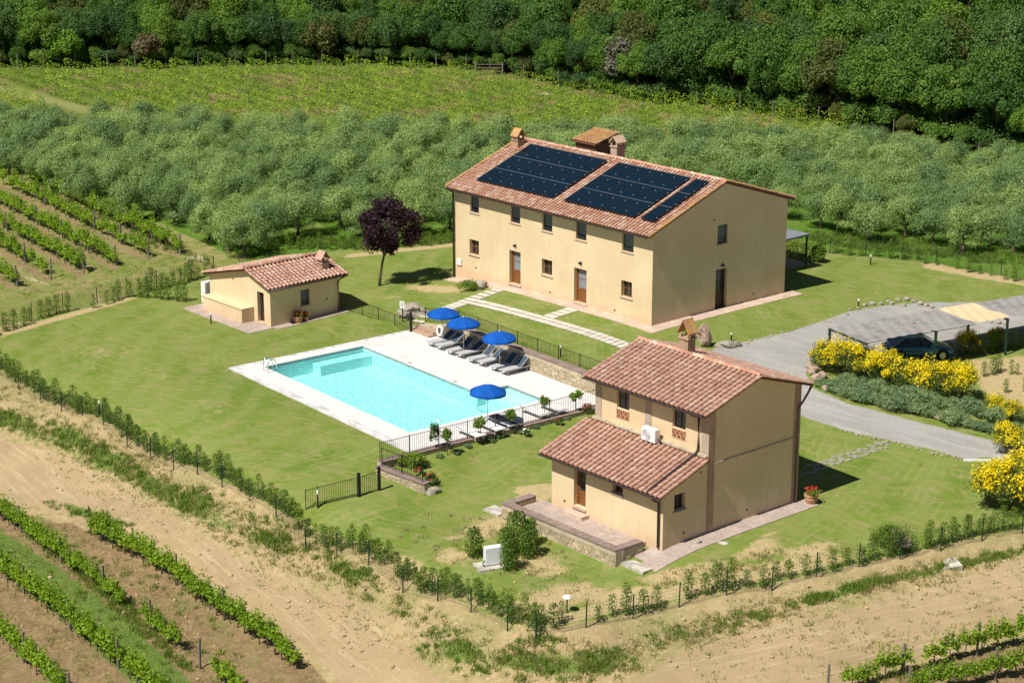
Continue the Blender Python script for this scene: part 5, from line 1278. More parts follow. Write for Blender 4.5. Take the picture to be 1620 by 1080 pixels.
# ------------------------------------------------------------------ wire fences with green posts
def wire_fence(label, pix, h=1.15, every=2.4, brace=None, off=0.0):
    W_ = poly_points(pix, every, .02, off); P = [np.array(stand(*w)) for w in W_]; o = empty('wire_fence', P[0], 0, label, 'fence'); o0 = P[0]
    pm_ = MB().box(-.024, .024, -.024, .024, -.2, h + .1).mesh('post', M['green_metal'])
    for p in P: link('post', pm_, o, p - o0, (random.uniform(-.03, .03), random.uniform(-.03, .03), random.uniform(0, 1)))
    mb = MB()
    for k in range(7):
        z = .08 + (h - .1) * k / 6
        for a, b in zip(P[:-1], P[1:]): mb.beam(a - o0 + [0, 0, z], b - o0 + [0, 0, z], .006, .006)
    for a, b in zip(P[:-1], P[1:]):
        n = int(np.linalg.norm(b - a) / .16)
        for k in range(1, n): q = a + (b - a) * k / n - o0; mb.beam(q + [0, 0, .06], q + [0, 0, h], .005, .005, (0, 1, 0))
    mb.build('wire_mesh', M['green_metal'], o)
    if brace is not None:
        for q in brace:
            e = np.array(stand(*ground(*q)[:2])); c = np.array(stand(*ground(848, 1012)[:2])); MB().beam(c - o0 + [0, 0, h * .95], e - o0, .035, .035).build('brace', M['green_metal'], o)
    return o
FL = [(-60, 560), (0, 593), (150, 668), (300, 746), (430, 813), (560, 881), (700, 951), (790, 992), (848, 1012)]
FR = [(848, 1012), (960, 987), (1100, 953), (1233, 928), (1325, 907), (1420, 886), (1504, 866), (1595, 848), (1680, 830)]
wire_fence('long green wire fence above the dirt bank, lower left', FL)
wire_fence('green wire fence along the bank below the cottage lawn', FR, brace=((833, 1002), (870, 1008), (846, 1025)))
wire_fence('green wire fence between the left lawn and the upper vineyard', [(-40, 538), (0, 522), (74, 496), (148, 481), (212, 463), (300, 440), (345, 428)], 1.1, 2.6)
wire_fence('green wire fence behind the back lawn below the olives', [(1262, 392), (1300, 400), (1400, 408), (1460, 413), (1540, 429), (1660, 452)], 1.1, 2.6)
def hedge_row(pix, step, off, label, grp, sc=(.85, 1.15), skip=.05, sz=None):
    for w in poly_points(pix, step, .09, off):
        if random.random() < skip: continue
        s_ = random.uniform(*sc); hedge.put(stand(w[0], w[1]), label, 'shrub', grp, s_, sz=s_ * random.uniform(.85, 1.2))
hedge_row(FL, .43, .45, 'young hedge shrub behind the wire fence above the dirt bank', 'hedge shrubs along the lower left fence', (.85, 1.2), .02)
hedge_row(FL[5:], .5, .85, 'young hedge shrub in the inner row near the fence corner', 'hedge shrubs by the fence corner', (.7, 1.0))
hedge_row(FR[:8], .78, .4, 'young shrub in the spaced row along the cottage lawn fence', 'hedge shrubs along the cottage lawn', (.95, 1.3))
hedge_row([(-40, 541), (0, 525), (74, 498), (148, 484), (210, 466)], .82, -.25, 'narrow young shrub along the left lawn fence', 'hedge shrubs of the left lawn', (.9, 1.2))
hedge_row([(222, 470), (300, 478)], .55, 0, 'dense hedge shrub at the rear corner of the left lawn', 'hedge shrubs at the left lawn corner', (1.05, 1.3), 0)
hedge_row([(218, 464), (262, 455), (325, 436)], .6, 0, 'hedge shrub beside the annex end of the left fence', 'hedge shrubs beside the annex', (1.0, 1.3), 0)
hedge_row([(395, 399), (460, 394), (560, 394)], .75, 0, 'hedge shrub behind the annex roof', 'hedge shrubs behind the annex', (.9, 1.2))
hedge_row([(560, 396), (640, 391), (716, 384)], .7, 0, 'low shrub behind the purple plum tree', 'shrubs behind the plum tree', (.8, 1.1))
hedge_row([(1300, 398), (1400, 407), (1456, 411)], 1.0, 0, 'slim shrub in the tall grass beyond the back lawn', 'shrubs beyond the back lawn', (.9, 1.25))
hedge_row([(1462, 417), (1540, 432), (1640, 452)], .9, 0, 'small shrub in the bare soil strip at the back lawn corner', 'shrubs in the soil strip', (.75, 1.0))
hedge_row([(1548, 560), (1590, 552), (1650, 545)], .45, 0, 'dense shrub in the hedge right of the parked car', 'hedge shrubs by the car', (1.0, 1.35), 0)
hedge_row([(1490, 560), (1545, 562)], .5, 0, 'shrub at the front of the parked car', 'shrubs at the front of the car', (.8, 1.1), 0)
hedge_row([(1555, 595), (1585, 588), (1640, 602)], .62, 0, 'small shrub on bare soil at the far right', 'small shrubs on bare soil', (.8, 1.15))
hedge_row([(1595, 618), (1650, 622)], .8, 0, 'small shrub in the front line of the bare soil bed', 'small shrubs in the soil bed front', (.8, 1.0))
for k, (u, v) in enumerate(((1470, 872), (1492, 868), (1512, 862), (1530, 858), (1548, 852), (1566, 848), (1585, 846), (1603, 842))):
    p = on_ground(u, v - 6); hedge.put(p, 'bushy shrub in the dense end of the cottage lawn hedge', 'shrub', 'dense hedge end', random.uniform(1.0, 1.35))

# ------------------------------------------------------------------ grass tufts on the banks
def tufts(name, label, zones, m, n_blade, hgt, seed):
    r = np.random.default_rng(seed); out = []
    for (u, v, ru, rv, ang, n) in zones:
        for _ in range(n):
            a, q = r.uniform(0, 6.283), math.sqrt(r.random()); du, dv = ru * q * math.cos(a), rv * q * math.sin(a)
            w = ground_fast(u + du * math.cos(ang) - dv * math.sin(ang), v + du * math.sin(ang) + dv * math.cos(ang)); k = int(n_blade * r.uniform(.5, 1.4)); s_ = r.uniform(.5, 1.3)
            P = np.stack([w[0] + r.normal(0, .13 * s_, k), w[1] + r.normal(0, .13 * s_, k), w[2] + hgt * s_ * .4 * r.uniform(.3, 1.1, k)], 1)
            d = np.stack([r.normal(0, .35, k), r.normal(0, .35, k), np.ones(k)], 1); d /= np.linalg.norm(d, axis=1, keepdims=True)
            sd_ = np.cross(d, r.normal(size=(k, 3))); sd_ /= np.linalg.norm(sd_, axis=1, keepdims=True); L = hgt * s_ * r.uniform(.4, .9, (k, 1))
            out.append(np.stack([P - d * L * .5 - sd_ * .018, P - d * L * .5 + sd_ * .018, P + d * L * .5 + sd_ * .006, P + d * L * .5 - sd_ * .006], 1).reshape(-1, 3))
    V = np.concatenate(out); return tag(link(name, np_mesh(name, V, np.arange(len(V)).reshape(-1, 4), m)), label, 'grass', kind='stuff')
def ground_fast(u, v):
    z = -2.5
    for _ in range(7): p = G(u, v, z); z = .4 * z + .6 * zg(p[0], p[1])
    p = G(u, v, z); return (p[0], p[1], zg(p[0], p[1]))
tufts('wild_grass', 'green weeds and grass tufts on the dirt banks', [(30, 672, 50, 16, .4, 60), (110, 692, 45, 20, .4, 70), (175, 728, 60, 20, .5, 90), (250, 772, 60, 18, .5, 80), (310, 792, 30, 22, 0, 50), (430, 858, 40, 14, .3, 45), (400, 835, 120, 30, .5, 50), (560, 908, 40, 10, .3, 30), (730, 1035, 70, 34, .3, 60), (860, 1055, 130, 30, .1, 90), (960, 1045, 60, 20, 0, 60),
    (1330, 936, 110, 8, -.25, 40), (1370, 925, 40, 7, -.25, 40), (1290, 948, 30, 6, -.25, 25), (1560, 883, 80, 7, -.2, 70), (1200, 972, 40, 6, 0, 15), (1460, 906, 60, 8, -.2, 30), (150, 818, 80, 9, .3, 40), (230, 960, 200, 90, .7, 90), (100, 880, 150, 9, .66, 160), (215, 985, 120, 9, .72, 130), (60, 840, 60, 8, .5, 50), (1480, 1064, 130, 12, -.1, 70), (1100, 1000, 120, 14, -.2, 40), (640, 960, 140, 20, .5, 40), (860, 1015, 40, 8, 0, 20), (540, 890, 60, 12, .4, 30)], M['grass_blade'], 26, .34, 61)
tufts('dry_grass', 'dry straw tufts scattered over the banks and worn lawn', [(120, 690, 200, 36, .46, 200), (360, 820, 200, 36, .5, 160), (640, 940, 160, 40, .45, 40), (900, 1040, 140, 30, 0, 90), (1150, 985, 160, 20, -.25, 110), (1450, 910, 160, 20, -.22, 80), (760, 860, 140, 40, .2, 60), (1130, 900, 120, 16, -.2, 50), (100, 980, 140, 90, .7, 60)], M['straw'], 20, .26, 62)
def clods(name, label, zones, m, seed):
    r = np.random.default_rng(seed); mb = MB()
    for (u, v, ru, rv, ang, n) in zones:
        for _ in range(n):
            a, q = r.uniform(0, 6.283), math.sqrt(r.random()); du, dv = ru * q * math.cos(a), rv * q * math.sin(a)
            w = ground_fast(u + du * math.cos(ang) - dv * math.sin(ang), v + du * math.sin(ang) + dv * math.cos(ang)); s_ = r.uniform(.02, .05) * (1 + 2 * (r.random() < .08)); mb.rock((w[0], w[1], w[2] + s_ * .2), (s_, s_ * .8, s_ * .7), r, 5, 3)
    return tag(mb.build(name, m), label, 'stones', kind='stuff')
M['clod'] = m_stone('dry_clod', [(.50, .39, .23), (.40, .30, .17), (.26, .19, .1)], 3)
clods('loose_stones', 'loose clods and pebbles on the dirt track and banks', [(130, 760, 160, 30, .45, 240), (380, 900, 170, 40, .55, 320), (560, 1010, 120, 40, .5, 240), (640, 960, 150, 26, .45, 260), (1200, 1010, 200, 40, -.22, 320), (1480, 950, 170, 40, -.2, 300), (900, 1030, 120, 26, 0, 120), (1250, 945, 200, 12, -.24, 200), (150, 960, 200, 110, .65, 400), (1480, 1070, 130, 12, -.1, 60), (880, 920, 80, 30, 0, 80)], M['clod'], 71)
tufts('small_weeds', 'small scattered weeds on bare soil', [(170, 728, 240, 36, .47, 320), (430, 855, 180, 36, .5, 200), (200, 760, 220, 50, .5, 160), (520, 920, 220, 60, .5, 240), (800, 1030, 160, 40, .2, 160), (1150, 990, 220, 40, -.22, 200), (1450, 950, 200, 60, -.22, 150), (180, 960, 220, 110, .65, 420), (1300, 1040, 200, 30, -.2, 90), (850, 920, 110, 40, .1, 110), (1200, 890, 150, 20, -.2, 90), (160, 430, 170, 40, -.1, 420), (80, 350, 110, 40, .42, 200)], M['grass_blade'], 9, .17, 64)
tufts('meadow_grass', 'tall green grass below the olive trees', [(540, 385, 160, 8, 0, 260), (1400, 388, 140, 12, .1, 320), (1560, 408, 90, 10, .1, 160), (700, 378, 40, 6, 0, 40), (200, 360, 160, 10, .42, 100)], M['grass_blade'], 26, .5, 63)

# ------------------------------------------------------------------ single garden plants
r = np.random.default_rng(77)
p = on_ground(600, 452); plum = empty('plum_tree', p, 0, 'purple leaved plum tree with a leaning trunk on the back lawn', 'tree')
mb = MB(); mb.tube([(0, 0, -.2), (.08, 0, .7), (.22, 0, 1.5), (.38, 0, 2.2)], [.12, .1, .085, .07], 8)
for k in range(7): a = k * .9; mb.tube([(.38, 0, 2.1), (.55 + .5 * math.cos(a), .5 * math.sin(a), 3.1), (.7 + 1.3 * math.cos(a), 1.3 * math.sin(a), 4.6)], [.05, .035, .012], 5)
mb.build('trunk', M['bark'], plum, smooth=True)
P, N = clump_crown(r, 12000, (.85, 0, 4.25), (2.5, 2.4, 2.15), 60, .27, .3, full=True); link('crown', leaf_mesh('crown', P, N, .18, .6, M['leaf_plum'], r, .9), plum)
def mound(name, u, v, rr, n, size, asp, m, label, seed, cat='shrub'):
    o = empty(name, on_ground(u, v), 0, label, cat); me = mound_variant(seed, n, rr, size, asp, m); link('foliage', me, o); return o
mound('round_shrub', 742, 460, (.85, .6, .55), 1500, .12, .4, 'leaf_young', 'rounded green shrub against the farmhouse front', 61)
mound('round_shrub', 1295, 414, (.62, .62, .95), 2200, .15, .6, 'leaf_shrub', 'bright round shrub beside the rear terrace hedge', 62)
ro = mound('rosemary_bush', 1407, 866, (1.3, .95, .85), 3000, .15, .25, 'leaf_shrub', 'large dark rounded bush with bare grey twigs on the cottage lawn', 63, 'bush')
tw_ = np.random.default_rng(9); mb = MB()
for k in range(150):
    a = tw_.uniform(-2.6, -.3); e = tw_.uniform(.25, 1.3); s_ = tw_.uniform(.95, 1.16); q = Vector((.35 + .75 * s_ * math.cos(a) * math.cos(e), .82 * s_ * math.sin(a) * math.cos(e) - .05, 1.05 * s_ * math.sin(e))); c0 = Vector((.35, -.25, .1)); mb.tube([c0.lerp(q, .35), c0.lerp(q, .75) + Vector((0, 0, .05)), q], [.022, .016, .008], 3, False)
mb.build('twigs', M['twig'], ro)
# dark hedge of the rear terrace
hb = empty('box_hedge', FM.W(-9.3, 20.7, zg(*FM.W(-6.5, 20.7)[:2])), -FM.t, 'dark clipped hedge behind the rear terrace', 'hedge')
r = np.random.default_rng(31); n = 5000; P = np.stack([r.uniform(0, 5.2, n), r.uniform(-.4, .4, n), r.uniform(0, 1.2, n)], 1); fsel = r.integers(0, 3, n); P[fsel == 0, 1] = -.4; P[fsel == 1, 2] = 1.2
link('foliage', leaf_mesh('foliage', P, np.tile([0, -.5, .6], (n, 1)), .13, .6, M['leaf_shrub'], r, .7), hb)
# young standard trees and roses along the poolside wall
for k, (u, v) in enumerate(((708, 720), (760, 700), (808, 686), (861, 664), (911, 656))):
    p = on_ground(u, v); o = empty('standard_tree', p, 0, f'{["first", "second", "third", "fourth", "fifth"][k]} ball-headed young tree along the poolside railing, from the stone corner', 'tree', 'young standard trees by the pool')
    MB().tube([(0, 0, -.1), (.01, 0, .95)], [.025, .018], 5).build('trunk', M['bark_pale'], o); rr = random.uniform(.36, .44)
    g_ = np.random.default_rng(700 + k); P, N = clump_crown(g_, 520, (0, 0, 1.15), (rr, rr, rr * .95), 16, .42, .4, full=True); link('crown', leaf_mesh('crown', P, N, .12, .6, M['leaf_young'], g_, .8), o)
o = mound('citrus_bush', 655, 738, (.85, .6, .62), 1500, .13, .6, 'leaf_young', 'yellow-green bush in the bed behind the stone corner wall', 64)
def rose(u, v, h, w, n, bloom, label, seed, nb=40):
    g_ = np.random.default_rng(seed); o = empty('rose_bush', on_ground(u, v), 0, label, 'rose bush'); P, N = clump_crown(g_, n, (0, 0, h * .5), (w, w, h * .5), 12, .42, .3); P[:, 2] = np.abs(P[:, 2])
    link('foliage', leaf_mesh('foliage', P, N, .1, .65, M['leaf_rose'], g_, .8), o); P, N = clump_crown(g_, nb, (0, 0, h * .58), (w * 1.05, w * 1.05, h * .5), 10, .5, .8); link('blossom', leaf_mesh('blossom', P, N, .13, .9, M[bloom], g_, .6), o); return o
rose(688, 715, 1.9, .42, 800, 'bloom_white', 'tall rose bush with pale flowers at the poolside railing', 81, 26)
rose(683, 768, .75, .42, 420, 'bloom_red', 'low red flowering rose behind the stone corner wall', 82, 22)
rose(664, 752, .5, .3, 200, 'bloom_red', 'small red rose at the end of the short railing', 83, 14)
rose(832, 690, .5, .35, 240, 'bloom_white', 'small white rose between the young trees by the pool', 84, 14)
rose(930, 655, .7, .35, 260, 'bloom_red', 'red rose at the cottage end of the poolside wall', 85, 16); rose(884, 672, .45, .3, 180, 'bloom_red', 'small red rose under the fourth young tree', 86, 10)
for k, (u, v) in enumerate(((722, 722), (740, 712), (776, 703), (790, 697), (822, 690), (846, 682), (876, 672), (895, 668), (695, 728), (670, 742))):
    p = on_ground(u, v - 5); o = empty('border_plant', p, random.uniform(0, 6), 'low leafy plant at the foot of the poolside wall', 'plant', 'border plants by the pool wall'); o.scale = (.34, .34, .26); link('foliage', lav.vs[k % 4][0][1], o)
bush.put(on_ground(750, 880), 'tall shrub left of the white unit on concrete', 'shrub', 'shrubs around the white unit', 1.0)
for k, (u, v) in enumerate(((800, 880), (818, 868), (836, 880), (806, 900), (838, 862))): bush.put(on_ground(u, v), ['leafy shrub just behind the white unit on concrete', 'tallest leafy shrub of the clump by the terrace wall', 'leafy shrub at the terrace side of the clump', 'leafy shrub in front of the white unit', 'leafy shrub of the clump closest to the terrace wall'][k], 'shrub', 'shrubs around the white unit', [1.0, 1.3, 1.1, 1.05, .95][k])
# broom and lavender island by the drive
bl_ = [('leftmost', 1304, 588, 1.1), ('second', 1330, 592, 1.25), ('third', 1358, 598, 1.2), ('fourth', 1392, 608, 1.2), ('fifth', 1425, 618, 1.2), ('sixth', 1458, 624, 1.2), ('seventh', 1490, 632, 1.3), ('last', 1520, 634, 1.25)]
for k, (nm, u, v, s_) in enumerate(bl_): broom.put(on_ground(u, v), f'yellow flowering broom, {nm} in the row between car and drive', 'broom bush', 'broom bushes between the car and the drive', s_, k=k)
for k, (u, v, s_, lb) in enumerate(((1530, 558, .85, 'yellow broom under the carport front by the hedge'), (1575, 548, .7, 'small yellow broom in the hedge right of the car'), (1475, 562, .5, 'small yellow broom in front of the parked car'), (1598, 668, .8, 'straggly yellow broom at the right edge above the drive'), (1572, 655, .7, 'thin yellow broom between the lavender and bare soil'),
    (1592, 716, 1.0, 'yellow broom where the drive leaves the picture'), (1566, 802, 1.35, 'large yellow broom on the cottage lawn, left half of the pair'), (1600, 806, 1.55, 'largest yellow broom at the right picture edge'), (1618, 775, 1.3, 'yellow broom behind the largest one'))): broom.put(on_ground(u, v), lb, 'broom bush', None, s_, k=k + 1)
LV = [(1300, 612), (1318, 618), (1335, 625), (1352, 632), (1370, 634), (1388, 640), (1405, 645), (1422, 650), (1440, 653), (1458, 656), (1476, 660), (1494, 666), (1512, 670), (1530, 675), (1548, 680), (1566, 684), (1584, 690), (1340, 610), (1362, 616), (1386, 622), (1410, 628), (1435, 634), (1460, 640), (1485, 644), (1510, 648), (1535, 654), (1558, 662), (1580, 668), (1604, 684)]
for k, (u, v) in enumerate(LV):
    lav.put(on_ground(u, v), 'grey-green lavender bush along the drive in front of the broom' if k < 17 else 'grey-green lavender bush in the inner line below the broom', 'lavender', 'lavender along the drive' if k < 17 else 'inner lavender bushes', random.uniform(.5, 1.1))
for k, (u, v, s_) in enumerate(((1286, 592, .62), (1292, 604, .5), (1300, 598, .42), (1283, 582, .45), (1372, 630, .42), (1384, 636, .36), (1478, 658, .4), (1484, 664, .34), (1306, 618, .35))):
    p = on_ground(u, v); o = MB().rock((0, 0, s_ * .45), (s_ * .62, s_ * .48, s_ * .6), np.random.default_rng(u), 13, 9).build('boulder', M['rock_pink'], None, p, smooth=False)
    tag(o, 'pinkish boulder at the tip of the lavender bed' if k < 4 else 'pinkish stone among the lavender bushes', 'rock', 'boulders at the bed tip' if k < 4 else 'stones among the lavender')

# ------------------------------------------------------------------ rocks, stump, small things on the lawn
for k, (u, v, s_) in enumerate(((1345, 490, .2), (1368, 484, .3), (1380, 482, .36), (1394, 482, .3), (1410, 481, .3), (1421, 476, .34), (1434, 475, .38), (1446, 478, .34), (1456, 482, .42), (1466, 484, .34), (1474, 487, .3), (1340, 498, .2), (1358, 488, .22), (1430, 484, .3), (1405, 478, .25), (1580, 512, .3), (1590, 514, .25), (1568, 510, .22))):
    p = on_ground(u, v); o = MB().rock((0, 0, s_ * .2), (s_ * .62, s_ * .46, s_ * .45), np.random.default_rng(u), 8, 5).build('boulder', M['rock'], None, p); tag(o, 'pale stone in the row edging the gravel by the carport' if k < 15 else 'pale stone behind the bamboo carport panel', 'rock', 'stones edging the gravel' if k < 15 else 'stones behind the carport')
for k in range(26):
    q = k / 25; u = 1340 + 190 * q + random.uniform(-3, 3); v = 683 + 46 * q + random.uniform(-2, 2); p = on_ground(u, v); s_ = random.uniform(.1, .2)
    o = MB().rock((0, 0, .03), (s_ * .6, s_ * .5, s_ * .4), np.random.default_rng(k)).build('edging_stone', M['rock'], None, p); tag(o, 'small edging stone between the cottage lawn and the drive', 'rock', 'edging stones of the drive')
for k in range(16):
    q = k / 15; u = 1168 + 165 * q + random.uniform(-5, 5); v = 545 - 42 * q + random.uniform(-3, 3); p = on_ground(u, v); s_ = random.uniform(.08, .2)
    o = MB().rock((0, 0, .02), (s_ * .7, s_ * .5, s_ * .4), np.random.default_rng(k + 60)).build('edging_stone', M['rock'], None, p); tag(o, 'small stone along the lawn edge behind the cottage chimney', 'rock', 'stones at the lawn edge')
p = on_ground(1113, 548); g_ = np.random.default_rng(4)
o = empty('stone_stump', p, 0, 'dark weathered stump-like rock behind the cottage chimney', 'rock')
MB().rock((0, 0, .75), (.34, .3, .72), g_, 14, 12).rock((-.18, -.05, 1.0), (.2, .2, .36), g_, 12, 9).rock((.2, .05, .5), (.3, .3, .5), g_).build('rock', M['rock_pink'], o)
p = on_ground(1150, 548); o = MB().rock((0, 0, .1), (.7, .4, .28), g_).rock((.5, .15, .08), (.35, .3, .22), g_).build('boulder', M['rock'], None, p); tag(o, 'low pale rock at the start of the gravel drive', 'rock')
p = on_ground(653, 497); o = empty('stone_mound', p, 0, 'rounded old stone mound beside the pool gate', 'rock'); MB().rock((0, 0, .15), (.95, .8, .62), g_, 12, 8).build('rock', M['rock'], o); MB().rock((.55, -.5, .0), (.35, .3, .3), g_).rock((-.7, -.3, .0), (.3, .3, .25), g_).build('rubble', M['rock'], o)
p = on_ground(760, 456); o = MB().rock((0, 0, .2), (.55, .4, .42), g_).build('boulder', M['rock'], None, p); tag(o, 'grey rock beside the rounded shrub at the farmhouse front', 'rock')
p = on_ground(1105, 858); o = MB().rock((0, 0, .05), (.2, .14, .13), g_).build('boulder', M['rock'], None, p); tag(o, 'small dark stone on the cottage pavement', 'rock')
p = on_ground(684, 779); o = MB().rock((0, 0, .08), (.5, .25, .24), g_).build('boulder', M['rock'], None, p, (0, 0, .5)); tag(o, 'rounded grey boulder beside the stone corner wall', 'rock')
p = on_ground(1498, 890); tag(MB().box(-.6, .6, -.5, .5, -.5, .05).box(-1.0, -.605, -.25, .3, -.5, -.02).build('concrete_block', M['concrete'], None, p, (.1, -.08, .2)), 'square pale concrete block in the bank near the dirt track', 'block')
p = on_ground(1143, 858); tag(MB().rock((0, 0, -.01), (.28, .2, .06), g_).build('flat_stone', M['concrete'], None, p), 'flat pale stone in the grass by the cottage pavement', 'rock')
p = on_ground(1546, 729); tag(MB().box(-.75, .75, -.06, .06, -.02, .1).build('timber_beam', M['white_matte'], None, p, (0, 0, .02)), 'pale timber lying at the end of the drive near the broom', 'beam')
def bollard(u, v, label, h=.62):
    p = on_ground(u, v); o = empty('garden_light', p, 0, label, 'garden light'); MB().lathe([(0, -.1), (.045, -.1), (.045, h * .78)], 10).build('post', M['black'], o); MB().lathe([(.05, h * .78), (.06, h * .8), (.06, h * .98), (.05, h), (0, h)], 10).build('head', M['white'], o)
for u, v, lb, h in ((158, 655, 'garden light at the lower left lawn edge by the hedge', .8), (503, 803, 'garden light at the end of the low gate railing', .95), (334, 512, 'garden light on the lawn before the annex bench', .75), (887, 568, 'garden light behind the railing above the pool wall', .7), (1157, 540, 'garden light on the lawn near the rocks', .55), (1377, 419, 'garden light on the back lawn', .75), (1358, 487, 'garden light by the stones of the carport gravel', .6)): bollard(u, v, lb, h)
p = on_ground(897, 968); o = empty('lawn_lamp', p, 0, 'mushroom lamp on the worn ground below the terrace', 'garden light'); MB().lathe([(0, -.1), (.035, -.1), (.035, .75)], 8).build('post', M['gutter'], o); MB().lathe([(.22, .74), (.16, .82), (0, .86)], 12).build('shade', M['white_matte'], o)
p = on_ground(637, 507); o = empty('sign_post', p, -.5, 'small white notice on a post beside the pool gate', 'sign'); MB().box(-.03, .03, -.03, .03, -.1, 1.3).build('post', M['wood_dark'], o); pn = MB().box(-.18, .18, -.05, -.032, .95, 1.42).build('panel', M['white_matte'], o); MB().box(-.08, .08, -.054, -.0505, 1.05, 1.35).build('pictogram', M['sling'], pn)

# ------------------------------------------------------------------ pots
def pot(loc, rr, h, label, fl):
    o = empty('flower_pot', loc, 0, label, 'flower pot'); MB().lathe([(0, .0), (rr * .68, 0), (rr * .95, h * .5), (rr * .92, h * .8), (rr * 1.05, h * .82), (rr * 1.05, h), (rr * .9, h), (rr * .88, h * .85), (0, h * .82)], 18).build('pot', M['terracotta'], o, smooth=False)
    g_ = np.random.default_rng(int(rr * 1000)); P, N = clump_crown(g_, 300, (0, 0, h + .12), (rr * 1.2, rr * 1.2, .26), 10, .4, .4); link('foliage', leaf_mesh('foliage', P, N, .1, .6, M['leaf_shrub'], g_, .8), o); P, N = clump_crown(g_, 60, (0, 0, h + .2), (rr * 1.15, rr * 1.15, .24), 10, .4, .7); link('blossom', leaf_mesh('blossom', P, N, .09, .9, M[fl], g_, .7), o)
p = FS.W(.62, 10.1); pot(stand(p[0], p[1], .02), .36, .48, 'terracotta pot with red flowers at the cottage corner', 'bloom_red')
p = FA.W(.35, 1.9); pot(stand(p[0], p[1], .03), .33, .42, 'terracotta pot of geraniums by the annex side wall', 'bloom_red')
p = FA.W(.35, 2.55); pot(stand(p[0], p[1], .03), .2, .25, 'smaller pot with red flowers right of the big annex pot', 'bloom_red')

# ------------------------------------------------------------------ sun loungers and parasols
def lounger(loc, rz, label, grp, back=.62, sl='sling', fm='sling_frame'):
    o = empty('sun_lounger', loc, rz, label, 'sun lounger', grp); w, L, h = .62, 1.95, .33; s_ = 1.2
    f = MB()
    for q in (-1, 1): f.box(q * w / 2 - .025, q * w / 2 + .025, 0, L, h - .06, h - .01)
    f.box(-w / 2 + .026, w / 2 - .026, 0, .05, h - .06, h - .01).box(-w / 2 + .026, w / 2 - .026, L - .05, L, h - .06, h - .01).build('frame', M[fm], o)
    for q in (-1, 1):
        for y in (.22, L - .25): MB().beam((q * (w / 2 - .02), y, 0), (q * (w / 2 - .02), y, h - .055), .04, .04).build('leg', M[fm], o)
    MB().box(-w / 2 + .03, w / 2 - .03, .04, s_, h - .012, h + .008).build('seat', M[sl], o)
    c, d = math.cos(back), math.sin(back); BL = L - s_ + .05
    b = MB(); y0, z0 = s_ + .005, h; e = (y0 + BL * c, z0 + BL * d)
    b.v += [(-w / 2 + .03, y0, z0 - .008), (w / 2 - .03, y0, z0 - .008), (w / 2 - .03, e[0], e[1] - .008), (-w / 2 + .03, e[0], e[1] - .008), (-w / 2 + .03, y0 - d * .015, z0 + .012), (w / 2 - .03, y0 - d * .015, z0 + .012), (w / 2 - .03, e[0] - d * .015, e[1] + .008), (-w / 2 + .03, e[0] - d * .015, e[1] + .008)]
    b.f += [(3, 2, 1, 0), (4, 5, 6, 7), (0, 1, 5, 4), (1, 2, 6, 5), (2, 3, 7, 6), (3, 0, 4, 7)]
    bo = b.build('backrest', M['sling_dark' if back > .3 else sl], o)
    fr_ = MB()
    for q in (-1, 1): fr_.beam((q * (w / 2 - .01), y0, z0), (q * (w / 2 - .01), e[0], e[1]), .04, .04)
    fr_.beam((-w / 2, e[0], e[1]), (w / 2, e[0], e[1]), .04, .04).build('backrest_frame', M['sling_frame'], bo)
    if back > .3:
        for q in (-1, 1): MB().beam((q * (w / 2 - .03), e[0] - .1 * c, e[1] - .12 * d), (q * (w / 2 - .03), L - .1, h - .03), .025, .025).build('prop', M['sling_frame'], bo)
    return o
la = ['first', 'second', 'third', 'fourth', 'fifth', 'sixth', 'seventh', 'eighth']
for k in range(8):
    a = 12.7 - k * 1.095 + (.1 if k % 2 else -.08); lounger(FP.W(-a, 10.32 + random.uniform(-.06, .06), .004), -FP.t + random.uniform(-.06, .06), f'grey raised sun lounger, {la[k]} from the lifebuoy end of the row', 'sun loungers in a row by the retaining wall', random.uniform(.55, .72))
for k, (u, v, lb) in enumerate(((745, 690, 'flat white lounger by the railing, closest to the pale rose'), (776, 680, 'flat white lounger left of the lone parasol pole'), (797, 673, 'flat dark blue lounger in the shade of the lone parasol'), (846, 657, 'flat white lounger behind the fourth young tree'), (874, 650, 'flat white lounger closest to the cottage by the railing'))):
    p = G(u, v, -1.25); lx, ly = FP.loc(p); lounger(FP.W(float(lx) + 1.0, float(ly), .004), -FP.t + math.pi / 2, lb, 'flat sun loungers by the railing', .05, 'sling_dark' if k == 2 else 'white_matte', 'white')
